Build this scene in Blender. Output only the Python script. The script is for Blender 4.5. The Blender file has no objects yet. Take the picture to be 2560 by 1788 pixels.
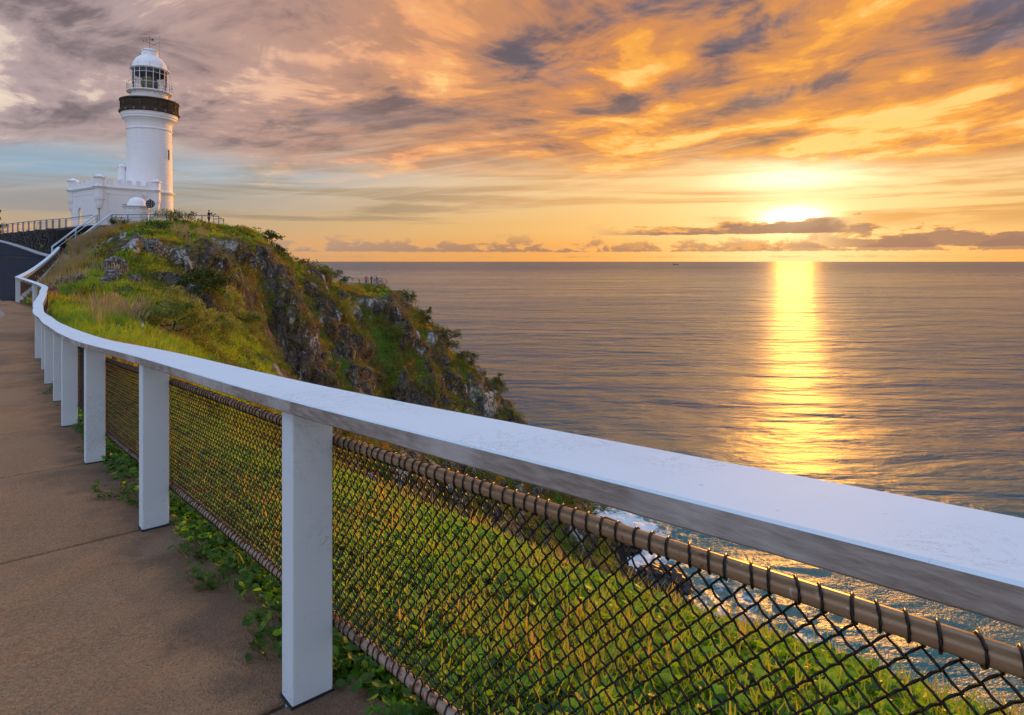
import bpy, bmesh, math, random
import numpy as np
from mathutils import Vector, Matrix, Euler

# ------------------------------------------------------------------ camera
SC = bpy.context.scene
COL = SC.collection
EYE = 1.5                      # eye height above the footpath beneath the camera
FPX = 1600.0                   # focal length in pixels of the 2560 px wide photograph
CX, HY = 1280.0, 654.0         # principal column, horizon row
SEA = -83.5                    # height of the sea
cam_d = bpy.data.cameras.new('camera')
cam = bpy.data.objects.new('camera', cam_d)
COL.objects.link(cam)
cam.location = (0, 0, EYE)
cam.rotation_euler = (math.radians(90), 0, 0)
cam_d.sensor_width = 36.0
cam_d.lens = FPX / 2560 * 36
cam_d.shift_y = -(894 - HY) / 2560
cam_d.clip_start = 0.05
cam_d.clip_end = 900000
SC.camera = cam

def P(px, py, D):
    """point seen at pixel (px, py) of the photograph, D metres in front of the camera"""
    return Vector(((px - CX) / FPX * D, D, EYE + (HY - py) / FPX * D))
def PZ(px, py, z):
    D = (EYE - z) * FPX / (py - HY)
    return P(px, py, D)

# ------------------------------------------------------------------ node helper
class S:
    nt = None
    def __init__(s, sock): s.s = sock
    @staticmethod
    def put(inp, v):
        if isinstance(v, S): S.nt.links.new(v.s, inp)
        elif v is not None:
            try: inp.default_value = v
            except Exception:
                inp.default_value = (v[0], v[1], v[2], 1.0) if len(v) == 3 else v
    def _m(op, a, b=None, c=None, clamp=False):
        n = S.nt.nodes.new('ShaderNodeMath'); n.operation = op; n.use_clamp = clamp
        S.put(n.inputs[0], a)
        if b is not None: S.put(n.inputs[1], b)
        if c is not None: S.put(n.inputs[2], c)
        return S(n.outputs[0])
    def __add__(a, b): return S._m('ADD', a, b)
    __radd__ = __add__
    def __sub__(a, b): return S._m('SUBTRACT', a, b)
    def __rsub__(a, b): return S._m('SUBTRACT', b, a)
    def __mul__(a, b): return S._m('MULTIPLY', a, b)
    __rmul__ = __mul__
    def __truediv__(a, b): return S._m('DIVIDE', a, b)
    def __pow__(a, b): return S._m('POWER', a, b)
    def __neg__(a): return S._m('MULTIPLY', a, -1.0)
def fmath(op, *a, clamp=False): return S._m(op, *a, clamp=clamp)
def node(kind, outs=None, props=None, **ins):
    n = S.nt.nodes.new(kind)
    for k, v in (props or {}).items(): setattr(n, k, v)
    for k, v in ins.items():
        key = int(k[1:]) if k[0] == 'i' and k[1:].isdigit() else k.replace('_', ' ')
        S.put(n.inputs[key], v)
    return n if outs is None else S(n.outputs[outs])
def sstep(x, a, b, lo=0.0, hi=1.0, kind='SMOOTHSTEP'):
    n = S.nt.nodes.new('ShaderNodeMapRange'); n.interpolation_type = kind
    S.put(n.inputs[0], x); S.put(n.inputs[1], a); S.put(n.inputs[2], b); S.put(n.inputs[3], lo); S.put(n.inputs[4], hi)
    return S(n.outputs[0])
def lstep(x, a, b, lo=0.0, hi=1.0): return sstep(x, a, b, lo, hi, 'LINEAR')
def xyz(x, y, z):
    n = S.nt.nodes.new('ShaderNodeCombineXYZ')
    for i, v in enumerate((x, y, z)): S.put(n.inputs[i], v)
    return S(n.outputs[0])
def sep(v):
    n = S.nt.nodes.new('ShaderNodeSeparateXYZ'); S.put(n.inputs[0], v)
    return [S(o) for o in n.outputs]
def noise(vec, scale=1.0, detail=4, rough=.5, dist=0.0, lac=2.0, col=False, dim='3D'):
    n = S.nt.nodes.new('ShaderNodeTexNoise'); n.noise_dimensions = dim
    S.put(n.inputs['Vector'], vec); S.put(n.inputs['Scale'], scale); S.put(n.inputs['Detail'], detail)
    S.put(n.inputs['Roughness'], rough); S.put(n.inputs['Distortion'], dist); S.put(n.inputs['Lacunarity'], lac)
    return S(n.outputs['Color' if col else 'Fac'])
def voro(vec, scale=1.0, feature='F1', out='Distance', rnd=1.0):
    n = S.nt.nodes.new('ShaderNodeTexVoronoi'); n.feature = feature
    S.put(n.inputs['Vector'], vec); S.put(n.inputs['Scale'], scale); S.put(n.inputs['Randomness'], rnd)
    return S(n.outputs[out])
def mix(f, a, b, mode='MIX'):
    n = S.nt.nodes.new('ShaderNodeMix'); n.data_type = 'RGBA'; n.blend_type = mode
    S.put(n.inputs[0], f)
    for i, v in ((6, a), (7, b)):
        S.put(n.inputs[i], v if isinstance(v, S) else (v[0], v[1], v[2], 1.0))
    return S(n.outputs[2])
def ramp(f, stops, kind='LINEAR'):
    n = S.nt.nodes.new('ShaderNodeValToRGB'); cr = n.color_ramp; cr.interpolation = kind
    while len(cr.elements) < len(stops): cr.elements.new(0.5)
    for e, (p, c) in zip(cr.elements, stops):
        e.position = p
        e.color = (c, c, c, 1) if not hasattr(c, '__len__') else (c[0], c[1], c[2], 1)
    S.put(n.inputs[0], f)
    return S(n.outputs[0])
def vmap(v, loc=(0, 0, 0), rot=(0, 0, 0), scale=(1, 1, 1)):
    n = S.nt.nodes.new('ShaderNodeMapping'); S.put(n.inputs[0], v)
    n.inputs[1].default_value = loc; n.inputs[2].default_value = rot; n.inputs[3].default_value = scale
    return S(n.outputs[0])

# ------------------------------------------------------------------ sun and sky
SUN_AZ, SUN_EL = 23.8, 3.4     # degrees to the right of straight ahead, degrees above the horizon
def dirv(az, el):
    az, el = math.radians(az), math.radians(el)
    return Vector((math.sin(az) * math.cos(el), math.cos(az) * math.cos(el), math.sin(el)))
sun_d = bpy.data.lights.new('sun', 'SUN')
sun_d.energy = 3.0
sun_d.angle = math.radians(0.6)
sun_d.color = (1.0, 0.42, 0.05)
sun = bpy.data.objects.new('sun', sun_d)
COL.objects.link(sun)
sun.rotation_euler = (-dirv(SUN_AZ, SUN_EL)).to_track_quat('-Z', 'Y').to_euler()

world = bpy.data.worlds.new('World'); SC.world = world
world.use_nodes = True
world.node_tree.nodes.clear()
def build_sky():
    S.nt = world.node_tree
    d = node('ShaderNodeTexCoord', 'Generated')
    x, y, z = sep(d)
    DEG = 57.29578
    az = fmath('ARCTAN2', x, y) * DEG
    el = fmath('ARCSINE', z) * DEG
    eln = fmath('MAXIMUM', el, 0.0) / 90.0
    sd = dirv(SUN_AZ, SUN_EL)
    cs = x * sd.x + y * sd.y + z * sd.z
    sang = fmath('ARCCOSINE', fmath('MINIMUM', cs, 0.99999)) * DEG       # angle from the sun
    daz = fmath('ABSOLUTE', fmath('WRAP', az - SUN_AZ, 180.0, -180.0))   # azimuth away from the sun
    def R(stops): return ramp(fmath('POWER', eln, 0.5), [(math.sqrt(e / 90.0), c) for e, c in stops], 'EASE')
    far = R([(0, (.64, .37, .20)), (1.4, (.66, .40, .22)), (3.2, (.52, .40, .27)), (5.0, (.37, .38, .38)), (7.4, (.31, .46, .60)),
             (9.6, (.58, .50, .47)), (14, (.72, .55, .50)), (20, (.56, .42, .44)), (34, (.52, .58, .80)), (90, (.52, .98, 1.72))])
    near = R([(0, (1.0, .40, .06)), (1.2, (1.0, .43, .09)), (3.0, (1.0, .55, .16)), (6.0, (1.0, .62, .24)), (9.5, (.92, .50, .20)),
              (13, (.72, .36, .18)), (17, (.46, .27, .21)), (24, (.36, .29, .31)), (38, (.50, .56, .80)), (90, (.52, .98, 1.72))])
    back = R([(0, (.66, .62, .72)), (6, (.74, .72, .88)), (16, (.70, .84, 1.20)), (40, (.68, .98, 1.55)), (90, (.52, .98, 1.72))])
    wn = sstep(daz, 62, 8)
    base = mix(wn, far, near)
    base = mix(sstep(daz, 66, 130), base, back)
    # light of the sun spread through the thin high veil
    veil = fmath('EXPONENT', -(fmath('POWER', sang / 9.0, 1.35)))
    base = mix(fmath('MULTIPLY', veil, 0.9), base, (1.5, 1.05, .50))
    # ---- cloud deck on a level layer: long streaks converging to the left
    zz = fmath('MAXIMUM', z, 0.0) + 0.07
    qx, qy = x / zz, y / zz
    ca, sa = math.cos(math.radians(50)), math.sin(math.radians(50))
    a = qx * (-sa) + qy * ca
    b = qx * ca + qy * sa
    warp = noise(xyz(a * .22, b * .35, 3.1), 1.0, 3, .5, dim='2D')
    b2 = b + (warp - .5) * 1.5
    den = noise(xyz(a * .50 + 1.9, b2 * .74 + 4.4, 0.0), 1.0, 7, .60, .35, dim='2D')
    den2 = noise(xyz(a * .50 + 1.9 - .08, b2 * .74 + 4.4 - .16, 0.0), 1.0, 4, .55, .35, dim='2D')     # the same layer a little nearer the sun
    fine = noise(xyz(a * 1.8 + 7.0, b2 * 2.1, 2.0), 1.0, 6, .62, .5, dim='2D')
    # the larger banks and gaps of the deck, by azimuth and elevation
    wx = az + (warp - .5) * 12.0 + (fine - .5) * 14.0
    wy = el + (fine - .5) * 6.0 + (den - .5) * 6.0
    def blob(px, py, rx, ry, rot, v):
        h = math.hypot(px - CX, FPX)
        a0, e0 = math.degrees(math.atan((px - CX) / FPX)), math.degrees(math.atan((HY - py) / h))
        k = math.degrees(1.0) / h
        c, s_ = math.cos(math.radians(rot)), math.sin(math.radians(rot))
        A, B = c / (rx * k), s_ / (rx * k)
        p = fmath('MULTIPLY_ADD', wx, A, fmath('MULTIPLY_ADD', wy, B, -a0 * A - e0 * B))
        A, B = -s_ / (ry * k), c / (ry * k)
        q = fmath('MULTIPLY_ADD', wx, A, fmath('MULTIPLY_ADD', wy, B, -a0 * A - e0 * B))
        return fmath('POWER', 1 / math.e, fmath('MULTIPLY_ADD', p, p, q * q)), v
    bias = None
    for t in ((1210, 60, 150, 60, 5, .40), (1590, 140, 70, 130, -5, .42), (1870, 190, 300, 60, 22, .36), (2300, 110, 240, 70, 22, .36),
              (2200, 265, 260, 50, 16, .36), (1660, 300, 170, 50, 16, .40), (2120, 325, 230, 36, 12, .42), (980, 130, 150, 70, 20, .26),
              (470, 230, 260, 75, 8, .36), (60, 330, 200, 36, 0, .2), (1330, 265, 300, 36, 14, .26), (560, 400, 420, 30, 6, .10), (2450, 210, 150, 36, 24, .3),
              (850, 325, 420, 62, 8, -.52), (1420, 190, 230, 50, 24, -.30), (1120, 250, 200, 50, 12, -.26), (720, 200, 200, 60, 20, -.22), (90, 90, 300, 90, -10, -.42),
              (230, 290, 260, 40, 10, -.42), (2500, 20, 220, 70, 10, -.6), (2400, 190, 220, 45, 22, -.5), (1760, 90, 90, 90, 30, -.25), (1900, 260, 280, 36, 8, -.30), (2010, 60, 90, 60, 20, -.15)):
        t, v = blob(*t)
        bias = t * v if bias is None else fmath('MULTIPLY_ADD', t, v, bias)
    puff = noise(xyz(a * 2.6 + 3.0, b2 * 3.0, 6.0), 1.0, 4, .62, .3, dim='2D')
    L = (den - den2) * 1.7 + (den - .5) * 1.55 + (fine - .5) * 1.15 + (puff - .5) * .85 + bias * .74 + .38 - sstep(el, 11, 17) * sstep(daz, 44, 12) * .17 + (puff - .5) * sstep(daz, 44, 12) * .5
    elmask = sstep(el + (den - .5) * 7.0 + (fine - .5) * 2.5, 7.0, 9.6)
    deck = elmask * sstep(fmath('ABSOLUTE', L - .45) + elmask * .3, .0, .3, .55, .97)
    q = daz / 130.0
    cold = ramp(q, [(0, (.33, .19, .14)), (.18, (.31, .19, .16)), (.4, (.25, .185, .20)), (.62, (.235, .20, .235)), (1, (.60, .64, .84))])
    midc = ramp(q, [(0, (.78, .31, .085)), (.12, (.72, .285, .095)), (.26, (.60, .295, .17)), (.42, (.50, .365, .355)), (.62, (.44, .375, .41)), (1, (.74, .80, 1.02))])
    warmc = ramp(q, [(0, (1.05, .45, .065)), (.12, (1.02, .42, .07)), (.26, (.95, .42, .19)), (.42, (.82, .62, .51)), (.62, (.74, .65, .62)), (1, (.86, .92, 1.16))])
    hot = ramp(q, [(0, (1.15, .72, .20)), (.16, (1.12, .66, .19)), (.30, (1.08, .66, .28)), (.44, (.95, .78, .58)), (.62, (.84, .74, .66)), (1, (.95, 1.0, 1.22))])
    cold = mix(sstep(el, 11, 17) * sstep(daz, 40, 16) * .9, cold, (.135, .13, .185))
    cold = mix(1.0, cold, ramp(puff + (fine - .5) * .6, [(.25, .74), (.5, 1.0), (.75, 1.35)]), 'MULTIPLY')
    ccol = mix(sstep(L, -.22, .42), cold, midc)
    ccol = mix(sstep(L, .38, .66), ccol, warmc)
    ccol = mix(sstep(L, .64, .98), ccol, hot)
    ccol = mix(sstep(el, 30, 70), ccol, mix(sstep(L, .2, .7), (.48, .80, 1.32), (.68, 1.06, 1.7)))
    sky = mix(deck, base, ccol)
    # ---- thin streaks lower down
    sv = xyz(az * .030 + 5.0, el * .62, 1.0)
    st = noise(sv, 1.0, 6, .58, .6)
    stm = sstep(st, .47, .60) * sstep(el, 2.0, 3.4) * sstep(el, 9.5, 6.5)
    scol = mix(sstep(daz, 60, 6), (.36, .35, .38), (.78, .37, .10))
    scol = mix(sstep(daz, 20, 40) * sstep(daz, 70, 45) * .8, scol, (.36, .27, .15))
    sky = mix(stm * sstep(sang, 1.0, 7.0, .15, .80), sky, scol)
    # fine cirrus combed through the veil
    ci = noise(xyz(az * .05, el * 1.1 - az * .16, 4.0), 1.0, 5, .6, .3, dim='2D')
    sky = mix(sstep(ci, .45, .75) * sstep(el, 3, 6) * sstep(el, 14, 9) * .35, sky, mix(wn, (.62, .56, .52), (1.25, .78, .36)))
    # glow round the sun
    core = fmath('EXPONENT', -(fmath('POWER', fmath('SQRT', (daz / 2.3) * (daz / 2.3) + ((el - 3.5) / .85) * ((el - 3.5) / .85)), 2.0)))
    sky = mix(1.0, sky, mix(core, (0, 0, 0), (3.2, 2.5, 1.5)), 'ADD')
    glow2 = fmath('EXPONENT', -(fmath('POWER', fmath('SQRT', (daz / 5.5) * (daz / 5.5) + ((el - 6.9) / 1.0) * ((el - 6.9) / 1.0)), 2.0)))
    sky = mix(1.0, sky, mix(glow2, (0, 0, 0), (.6, .58, .48)), 'ADD')
    # ---- small cumulus banks standing on the horizon
    def bank(e0, h, th, seed, sx, amp, dark, lite, sel):
        n1 = noise(xyz(az * sx + seed, el * .55, seed), 1.0, 5, .62, .2, dim='2D')
        n2 = noise(xyz(az * sx * 5 + seed, el * 2.2, seed + 3.0), 1.0, 4, .6, .3, dim='2D')
        top = (n1 - th) * amp + (n2 - .5) * h * .9
        m = sstep(top * h - (el - e0), -.06, .10) * sstep(el - e0 + (n2 - .5) * .25, -.05, .06) * sel
        c = mix(sstep(el - e0 - top * h + .35, -.15, .35), dark, lite)
        return m, c
    dk = mix(sstep(daz, 50, 16), (.40, .30, .25), (.30, .175, .14))
    lt = mix(sstep(daz, 45, 6), (.58, .38, .25), (1.0, .46, .12))
    for e0, h, th, seed, sx, amp, sel, op in ((0.85, .85, .32, 2.3, .26, 5.5, sstep(el, 3.0, 1.0), .75), (1.1, 1.15, .29, 8.6, .14, 6.0, sstep(az, 21, 30), .88),
                                               (1.0, .8, .40, 17.0, .22, 4.0, sstep(az, 8, 14) * sstep(az, 25, 21), .85),
                                               (2.3, .75, .31, 5.2, .12, 5.0, sstep(az, 6, 13) * sstep(az, 29, 26), .95), (.35, .3, .40, 11.0, .25, 3.0, None, .5)):
        m, c = bank(e0, h, th, seed, sx, amp, dk, lt, 1.0 if sel is None else sel)
        sky = mix(m * op, sky, c)
    # below the horizon: never seen, the sea lies there
    nish = node('ShaderNodeTexSky', 'Color', dict(sky_type='NISHITA', sun_disc=False, sun_elevation=math.radians(SUN_EL), sun_rotation=math.radians(SUN_AZ), altitude=80.0))
    bg1 = node('ShaderNodeBackground', 'Background', Color=nish, Strength=0.05)
    bg2 = node('ShaderNodeBackground', 'Background', Color=sky, Strength=1.0)
    add = S.nt.nodes.new('ShaderNodeMixShader')
    add.inputs[0].default_value = 0.94
    S.put(add.inputs[1], bg1); S.put(add.inputs[2], bg2)
    out = S.nt.nodes.new('ShaderNodeOutputWorld')
    S.nt.links.new(add.outputs[0], out.inputs[0])
build_sky()
world.cycles.sampling_method = 'NONE'
world.cycles.sample_map_resolution = 512

SC.view_settings.view_transform = 'Standard'
SC.view_settings.look = 'None'
SC.view_settings.exposure = 0.0
SC.view_settings.gamma = 1.0
SC.view_settings.use_curve_mapping = False
SC.cycles.use_denoising = True
SC.cycles.max_bounces = 4
SC.cycles.diffuse_bounces = 3
SC.cycles.use_adaptive_sampling = True
SC.cycles.adaptive_threshold = 0.03
SC.cycles.adaptive_min_samples = 12
SC.cycles.transparent_max_bounces = 12
SC.cycles.sample_clamp_direct = 2.4
SC.cycles.sample_clamp_indirect = 4.0
# ------------------------------------------------------------------ mesh and object helpers
random.seed(7)
RNG = np.random.default_rng(11)
def frame(t, up=(0, 0, 1)):
    t = Vector(t).normalized(); u = Vector(up)
    if abs(t.dot(u.normalized())) > .999: u = Vector((0, 1, 0))
    s = t.cross(u).normalized(); v = s.cross(t).normalized()
    return t, s, v                     # along, right-hand side, up
class MB:
    def __init__(s): s.v = []; s.f = []; s.m = []; s.cur = 0
    def add(s, vs, fs):
        o = len(s.v); s.v += [tuple(v) for v in vs]
        s.f += [tuple(i + o for i in f) for f in fs]; s.m += [s.cur] * len(fs)
    def box(s, c, size, rz=0.0):
        x, y, z = (k / 2 for k in size); cz, sz = math.cos(rz), math.sin(rz)
        vs = []
        for dz in (-z, z):
            for dx, dy in ((-x, -y), (x, -y), (x, y), (-x, y)):
                vs.append((c[0] + dx * cz - dy * sz, c[1] + dx * sz + dy * cz, c[2] + dz))
        s.add(vs, [(0, 3, 2, 1), (4, 5, 6, 7), (0, 1, 5, 4), (1, 2, 6, 5), (2, 3, 7, 6), (3, 0, 4, 7)])
    def beam(s, p, q, w, h, up=(0, 0, 1)):
        p, q = Vector(p), Vector(q); t, r, u = frame(q - p, up)
        vs = [e + r * a * w / 2 + u * b * h / 2 for e in (p, q) for a, b in ((-1, -1), (1, -1), (1, 1), (-1, 1))]
        s.add(vs, [(0, 3, 2, 1), (4, 5, 6, 7), (0, 1, 5, 4), (1, 2, 6, 5), (2, 3, 7, 6), (3, 0, 4, 7)])
    def sweep(s, pts, prof, caps=True, up=(0, 0, 1), closed=False):
        """profile (list of side, up offsets) swept along points"""
        pts = [Vector(p) for p in pts]; n = len(pts); k = len(prof); vs = []
        for i, p in enumerate(pts):
            a = pts[(i - 1) % n] if closed or i else pts[0]
            b = pts[(i + 1) % n] if closed or i < n - 1 else pts[-1]
            t, r, u = frame(b - a, up)
            vs += [p + r * x + u * y for x, y in prof]
        fs = []
        for i in range(n if closed else n - 1):
            j = (i + 1) % n
            for q in range(k):
                w = (q + 1) % k
                fs.append((i * k + q, i * k + w, j * k + w, j * k + q))
        if caps and not closed:
            fs.append(tuple(range(k))[::-1]); fs.append(tuple((n - 1) * k + q for q in range(k)))
        s.add(vs, fs)
    def tube(s, pts, r, sides=6, caps=True, closed=False):
        rr = r if hasattr(r, '__len__') else None
        pts = [Vector(p) for p in pts]
        if rr is None:
            s.sweep(pts, [(r * math.cos(2 * math.pi * i / sides), r * math.sin(2 * math.pi * i / sides)) for i in range(sides)], caps, (.03, .02, 1), closed); return
        n = len(pts); vs = []
        for i, p in enumerate(pts):
            t, a, u = frame(pts[min(i + 1, n - 1)] - pts[max(i - 1, 0)], (.03, .02, 1))
            vs += [p + (a * math.cos(2 * math.pi * k / sides) + u * math.sin(2 * math.pi * k / sides)) * rr[i] for k in range(sides)]
        fs = [(i * sides + k, i * sides + (k + 1) % sides, (i + 1) * sides + (k + 1) % sides, (i + 1) * sides + k) for i in range(n - 1) for k in range(sides)]
        fs.append(tuple(range(sides))[::-1]); fs.append(tuple((n - 1) * sides + k for k in range(sides)))
        s.add(vs, fs)
    def lathe(s, c, prof, seg=48, a0=0.0, a1=2 * math.pi, cap=False):
        full = abs(a1 - a0 - 2 * math.pi) < 1e-6; m = seg if full else seg + 1; vs = []
        for r, z in prof:
            for i in range(m):
                a = a0 + (a1 - a0) * i / seg
                vs.append((c[0] + r * math.cos(a), c[1] + r * math.sin(a), c[2] + z))
        fs = []
        for j in range(len(prof) - 1):
            for i in range(seg):
                k = (i + 1) % m
                fs.append((j * m + i, j * m + k, (j + 1) * m + k, (j + 1) * m + i))
        if cap:
            fs.append(tuple(range(m))[::-1]); fs.append(tuple((len(prof) - 1) * m + i for i in range(m)))
        s.add(vs, fs)
    def prism(s, poly, z0, z1):
        n = len(poly)
        vs = [(p[0], p[1], z0) for p in poly] + [(p[0], p[1], z1) for p in poly]
        fs = [tuple(range(n))[::-1], tuple(range(n, 2 * n))] + [(i, (i + 1) % n, n + (i + 1) % n, n + i) for i in range(n)]
        s.add(vs, fs)
    def mesh(s, name, mats, smooth=False):
        me = bpy.data.meshes.new(name); me.from_pydata(s.v, [], s.f)
        for m in (mats if isinstance(mats, (list, tuple)) else [mats]): me.materials.append(m)
        if any(s.m): me.polygons.foreach_set('material_index', s.m)
        if smooth: me.polygons.foreach_set('use_smooth', [True] * len(s.f))
        me.update()
        return me
    def build(s, name, mats, parent=None, smooth=False):
        return link(name, s.mesh(name, mats, smooth), parent)
WORLD = {}
def link(name, data, parent=None, mat4=None):
    o = bpy.data.objects.new(name, data); COL.objects.link(o)
    w = Matrix.Identity(4) if mat4 is None else mat4
    o.matrix_basis = w
    if parent is not None:
        o.parent = parent
        o.matrix_parent_inverse = WORLD[parent.name].inverted()
    WORLD[o.name] = w
    return o
def thing(name, label, cat, loc=(0, 0, 0), group=None):
    o = bpy.data.objects.new(name, None); COL.objects.link(o); o.location = loc
    WORLD[o.name] = Matrix.Translation(Vector(loc)); o.empty_display_size = .2
    return tag(o, label, cat, group)
def tag(o, label=None, cat=None, group=None, kind=None):
    for k, v in (('label', label), ('category', cat), ('group', group), ('kind', kind)):
        if v: o[k] = v
    return o
def bevel(o, w, seg=1):
    m = o.modifiers.new('bevel', 'BEVEL'); m.width = w; m.segments = seg; m.limit_method = 'ANGLE'; m.angle_limit = math.radians(40)
    return o
def big_mesh(name, V, F, mat, smooth=True, attrs=None):
    """mesh from numpy arrays: V (n,3), F (m,k)"""
    me = bpy.data.meshes.new(name)
    k = F.shape[1]
    me.vertices.add(len(V)); me.loops.add(F.size); me.polygons.add(len(F))
    me.vertices.foreach_set('co', np.ascontiguousarray(V, dtype=np.float32).ravel())
    me.loops.foreach_set('vertex_index', np.ascontiguousarray(F, dtype=np.int32).ravel())
    me.polygons.foreach_set('loop_start', np.arange(0, F.size, k, dtype=np.int32))
    me.polygons.foreach_set('use_smooth', np.full(len(F), smooth))
    for n, a in (attrs or {}).items():
        t = me.attributes.new(n, 'FLOAT', 'POINT'); t.data.foreach_set('value', np.ascontiguousarray(a, dtype=np.float32))
    me.materials.append(mat); me.update(); me.validate()
    return me

# ------------------------------------------------------------------ numpy noise
_pr = np.random.default_rng(3)
_perm = np.concatenate([_pr.permutation(256)] * 3).astype(np.int32)
_grad = _pr.normal(size=(256, 3)); _grad /= np.linalg.norm(_grad, axis=1)[:, None]
def pnoise(p):
    p = np.asarray(p, dtype=np.float64); i = np.floor(p).astype(np.int64); f = p - i; i &= 255
    u = f * f * f * (f * (f * 6 - 15) + 10); r = 0
    for dx in (0, 1):
        for dy in (0, 1):
            for dz in (0, 1):
                g = _grad[_perm[_perm[_perm[i[:, 0] + dx] + i[:, 1] + dy] + i[:, 2] + dz]]
                w = (u[:, 0] if dx else 1 - u[:, 0]) * (u[:, 1] if dy else 1 - u[:, 1]) * (u[:, 2] if dz else 1 - u[:, 2])
                r = r + w * (g[:, 0] * (f[:, 0] - dx) + g[:, 1] * (f[:, 1] - dy) + g[:, 2] * (f[:, 2] - dz))
    return r * 1.6
def fbm(p, oct=4, gain=.5, ridge=False):
    a, s, r = 1.0, 1.0, 0
    for k in range(oct):
        n = pnoise(np.asarray(p) * s + 17.3 * k)
        r = r + a * ((1 - 2 * np.abs(n)) if ridge else n); a *= gain; s *= 2.03
    return r
def sm(x, a, b):
    t = np.clip((x - a) / (b - a), 0, 1); return t * t * (3 - 2 * t)

# ------------------------------------------------------------------ materials
def mat(name, fn, disp=False):
    m = bpy.data.materials.new(name); m.use_nodes = True; nt = m.node_tree; nt.nodes.clear(); S.nt = nt
    sh = fn()
    out = nt.nodes.new('ShaderNodeOutputMaterial'); nt.links.new(sh.s, out.inputs[0])
    return m
def pbr(col, rough=.6, bump=None, bstr=.3, bdist=.01, metal=0.0, spec=.4, **kw):
    n = S.nt.nodes.new('ShaderNodeBsdfPrincipled')
    S.put(n.inputs['Base Color'], col if isinstance(col, S) else (col[0], col[1], col[2], 1)); S.put(n.inputs['Roughness'], rough)
    S.put(n.inputs['Metallic'], metal); S.put(n.inputs['Specular IOR Level'], spec)
    for k, v in kw.items(): S.put(n.inputs[k.replace('_', ' ')], v)
    if bump is not None:
        b = S.nt.nodes.new('ShaderNodeBump'); b.inputs['Strength'].default_value = bstr; b.inputs['Distance'].default_value = bdist
        S.put(b.inputs['Height'], bump); S.nt.links.new(b.outputs[0], n.inputs['Normal'])
    return S(n.outputs[0])
def objc(): return node('ShaderNodeTexCoord', 'Object')
def geo(o='Position'): return node('ShaderNodeNewGeometry', o)
def attr(n): return S(node('ShaderNodeAttribute', None, dict(attribute_name=n)).outputs['Fac'])
def rnd(): return node('ShaderNodeObjectInfo', 'Random')
def leafsh(col, trans, rough=.5, k=.45):
    """a leaf: diffuse above, light let through from behind"""
    a = pbr(col, rough, spec=.25)
    t = node('ShaderNodeBsdfTranslucent', 'BSDF', Color=trans)
    m = S.nt.nodes.new('ShaderNodeMixShader'); m.inputs[0].default_value = k
    S.put(m.inputs[1], a); S.put(m.inputs[2], t)
    return S(m.outputs[0])

def m_white():
    p = geo(); w = noise(p, 3.0, 4, .6); g = noise(vmap(p, scale=(9, 9, 60)), 1.0, 3, .6)
    scr = noise(vmap(p, scale=(4, 4, 4)), 2.2, 6, .68, 2.5)
    line = sstep(fmath('ABSOLUTE', scr - .5), .0, .012)             # hairline scratches in the paint
    patch = sstep(noise(p, 1.7, 3, .5), .50, .62)
    c = mix(w, (.57, .68, .75), (.64, .745, .81))
    c = mix((1.0 - line) * patch * .8, c, (.30, .29, .28))
    c = mix(sstep(noise(p, 42, 2, .5), .70, .78) * .4, c, (.45, .40, .34))
    return pbr(c, .75, g + w * .6, .18, .004, spec=.10)
M_WHITE = mat('white_paint', m_white)
def m_tower():
    p = geo(); w = noise(p, .5, 4, .6); st = noise(vmap(p, scale=(2.2, 2.2, .12)), 1.0, 4, .6)
    c = mix(w, (.78, .80, .83), (.86, .87, .88))
    c = mix(sstep(st, .56, .8) * .25, c, (.55, .53, .50))
    return pbr(c, .55, noise(p, 7, 3, .6), .12, .01, spec=.3)
M_TOWER = mat('tower_whitewash', m_tower)
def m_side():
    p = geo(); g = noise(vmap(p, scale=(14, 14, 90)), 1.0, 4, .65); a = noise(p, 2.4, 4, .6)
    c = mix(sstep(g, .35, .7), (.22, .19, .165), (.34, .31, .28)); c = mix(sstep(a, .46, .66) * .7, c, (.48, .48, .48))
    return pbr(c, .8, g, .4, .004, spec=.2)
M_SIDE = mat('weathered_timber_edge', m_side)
def m_conc():
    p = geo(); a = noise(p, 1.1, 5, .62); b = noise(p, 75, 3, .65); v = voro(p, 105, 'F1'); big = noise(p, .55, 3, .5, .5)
    c = mix(sstep(a, .3, .7), (.235, .122, .058), (.31, .172, .085))
    c = mix(sstep(b, .40, .66) * .65, c, (.40, .25, .14))
    c = mix(sstep(v, .36, .16) * sstep(noise(p, 30, 2), .38, .58) * .85, c, (.045, .042, .048))
    c = mix(sstep(big, .48, .64) * .60, c, (.115, .075, .046))
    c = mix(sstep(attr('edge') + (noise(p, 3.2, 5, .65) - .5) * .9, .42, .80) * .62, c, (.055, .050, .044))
    c = mix(sstep(noise(p, .9, 3, .5, .4), .62, .70) * .35, c, (.27, .20, .14))
    return pbr(c, .85, b * .7 + v * .8, .8, .006, spec=.25)
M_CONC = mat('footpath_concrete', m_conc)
def m_kerb():
    p = geo(); a = noise(p, 2.0, 5, .6)
    return pbr(mix(a, (.20, .165, .14), (.33, .28, .24)), .85, noise(p, 60, 3), .3, .004)
M_KERB = mat('kerb_concrete', m_kerb)
M_KERBW = mat('kerb_white', lambda: pbr(mix(noise(geo(), 2.0, 4), (.38, .38, .40), (.56, .56, .57)), .8))
def m_asph():
    p = geo(); a = noise(p, .35, 4, .55); b = noise(p, 80, 2, .6)
    c = mix(a, (.013, .017, .026), (.024, .029, .041)); c = mix(sstep(b, .5, .75) * .4, c, (.045, .048, .058))
    return pbr(c, .95, b, .4, .006, spec=.08)
M_ASPH = mat('asphalt', m_asph)
def m_black(): return pbr((.012, .012, .013), .38, spec=.5)
M_WIRE = mat('black_pvc_wire', m_black)
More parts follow.
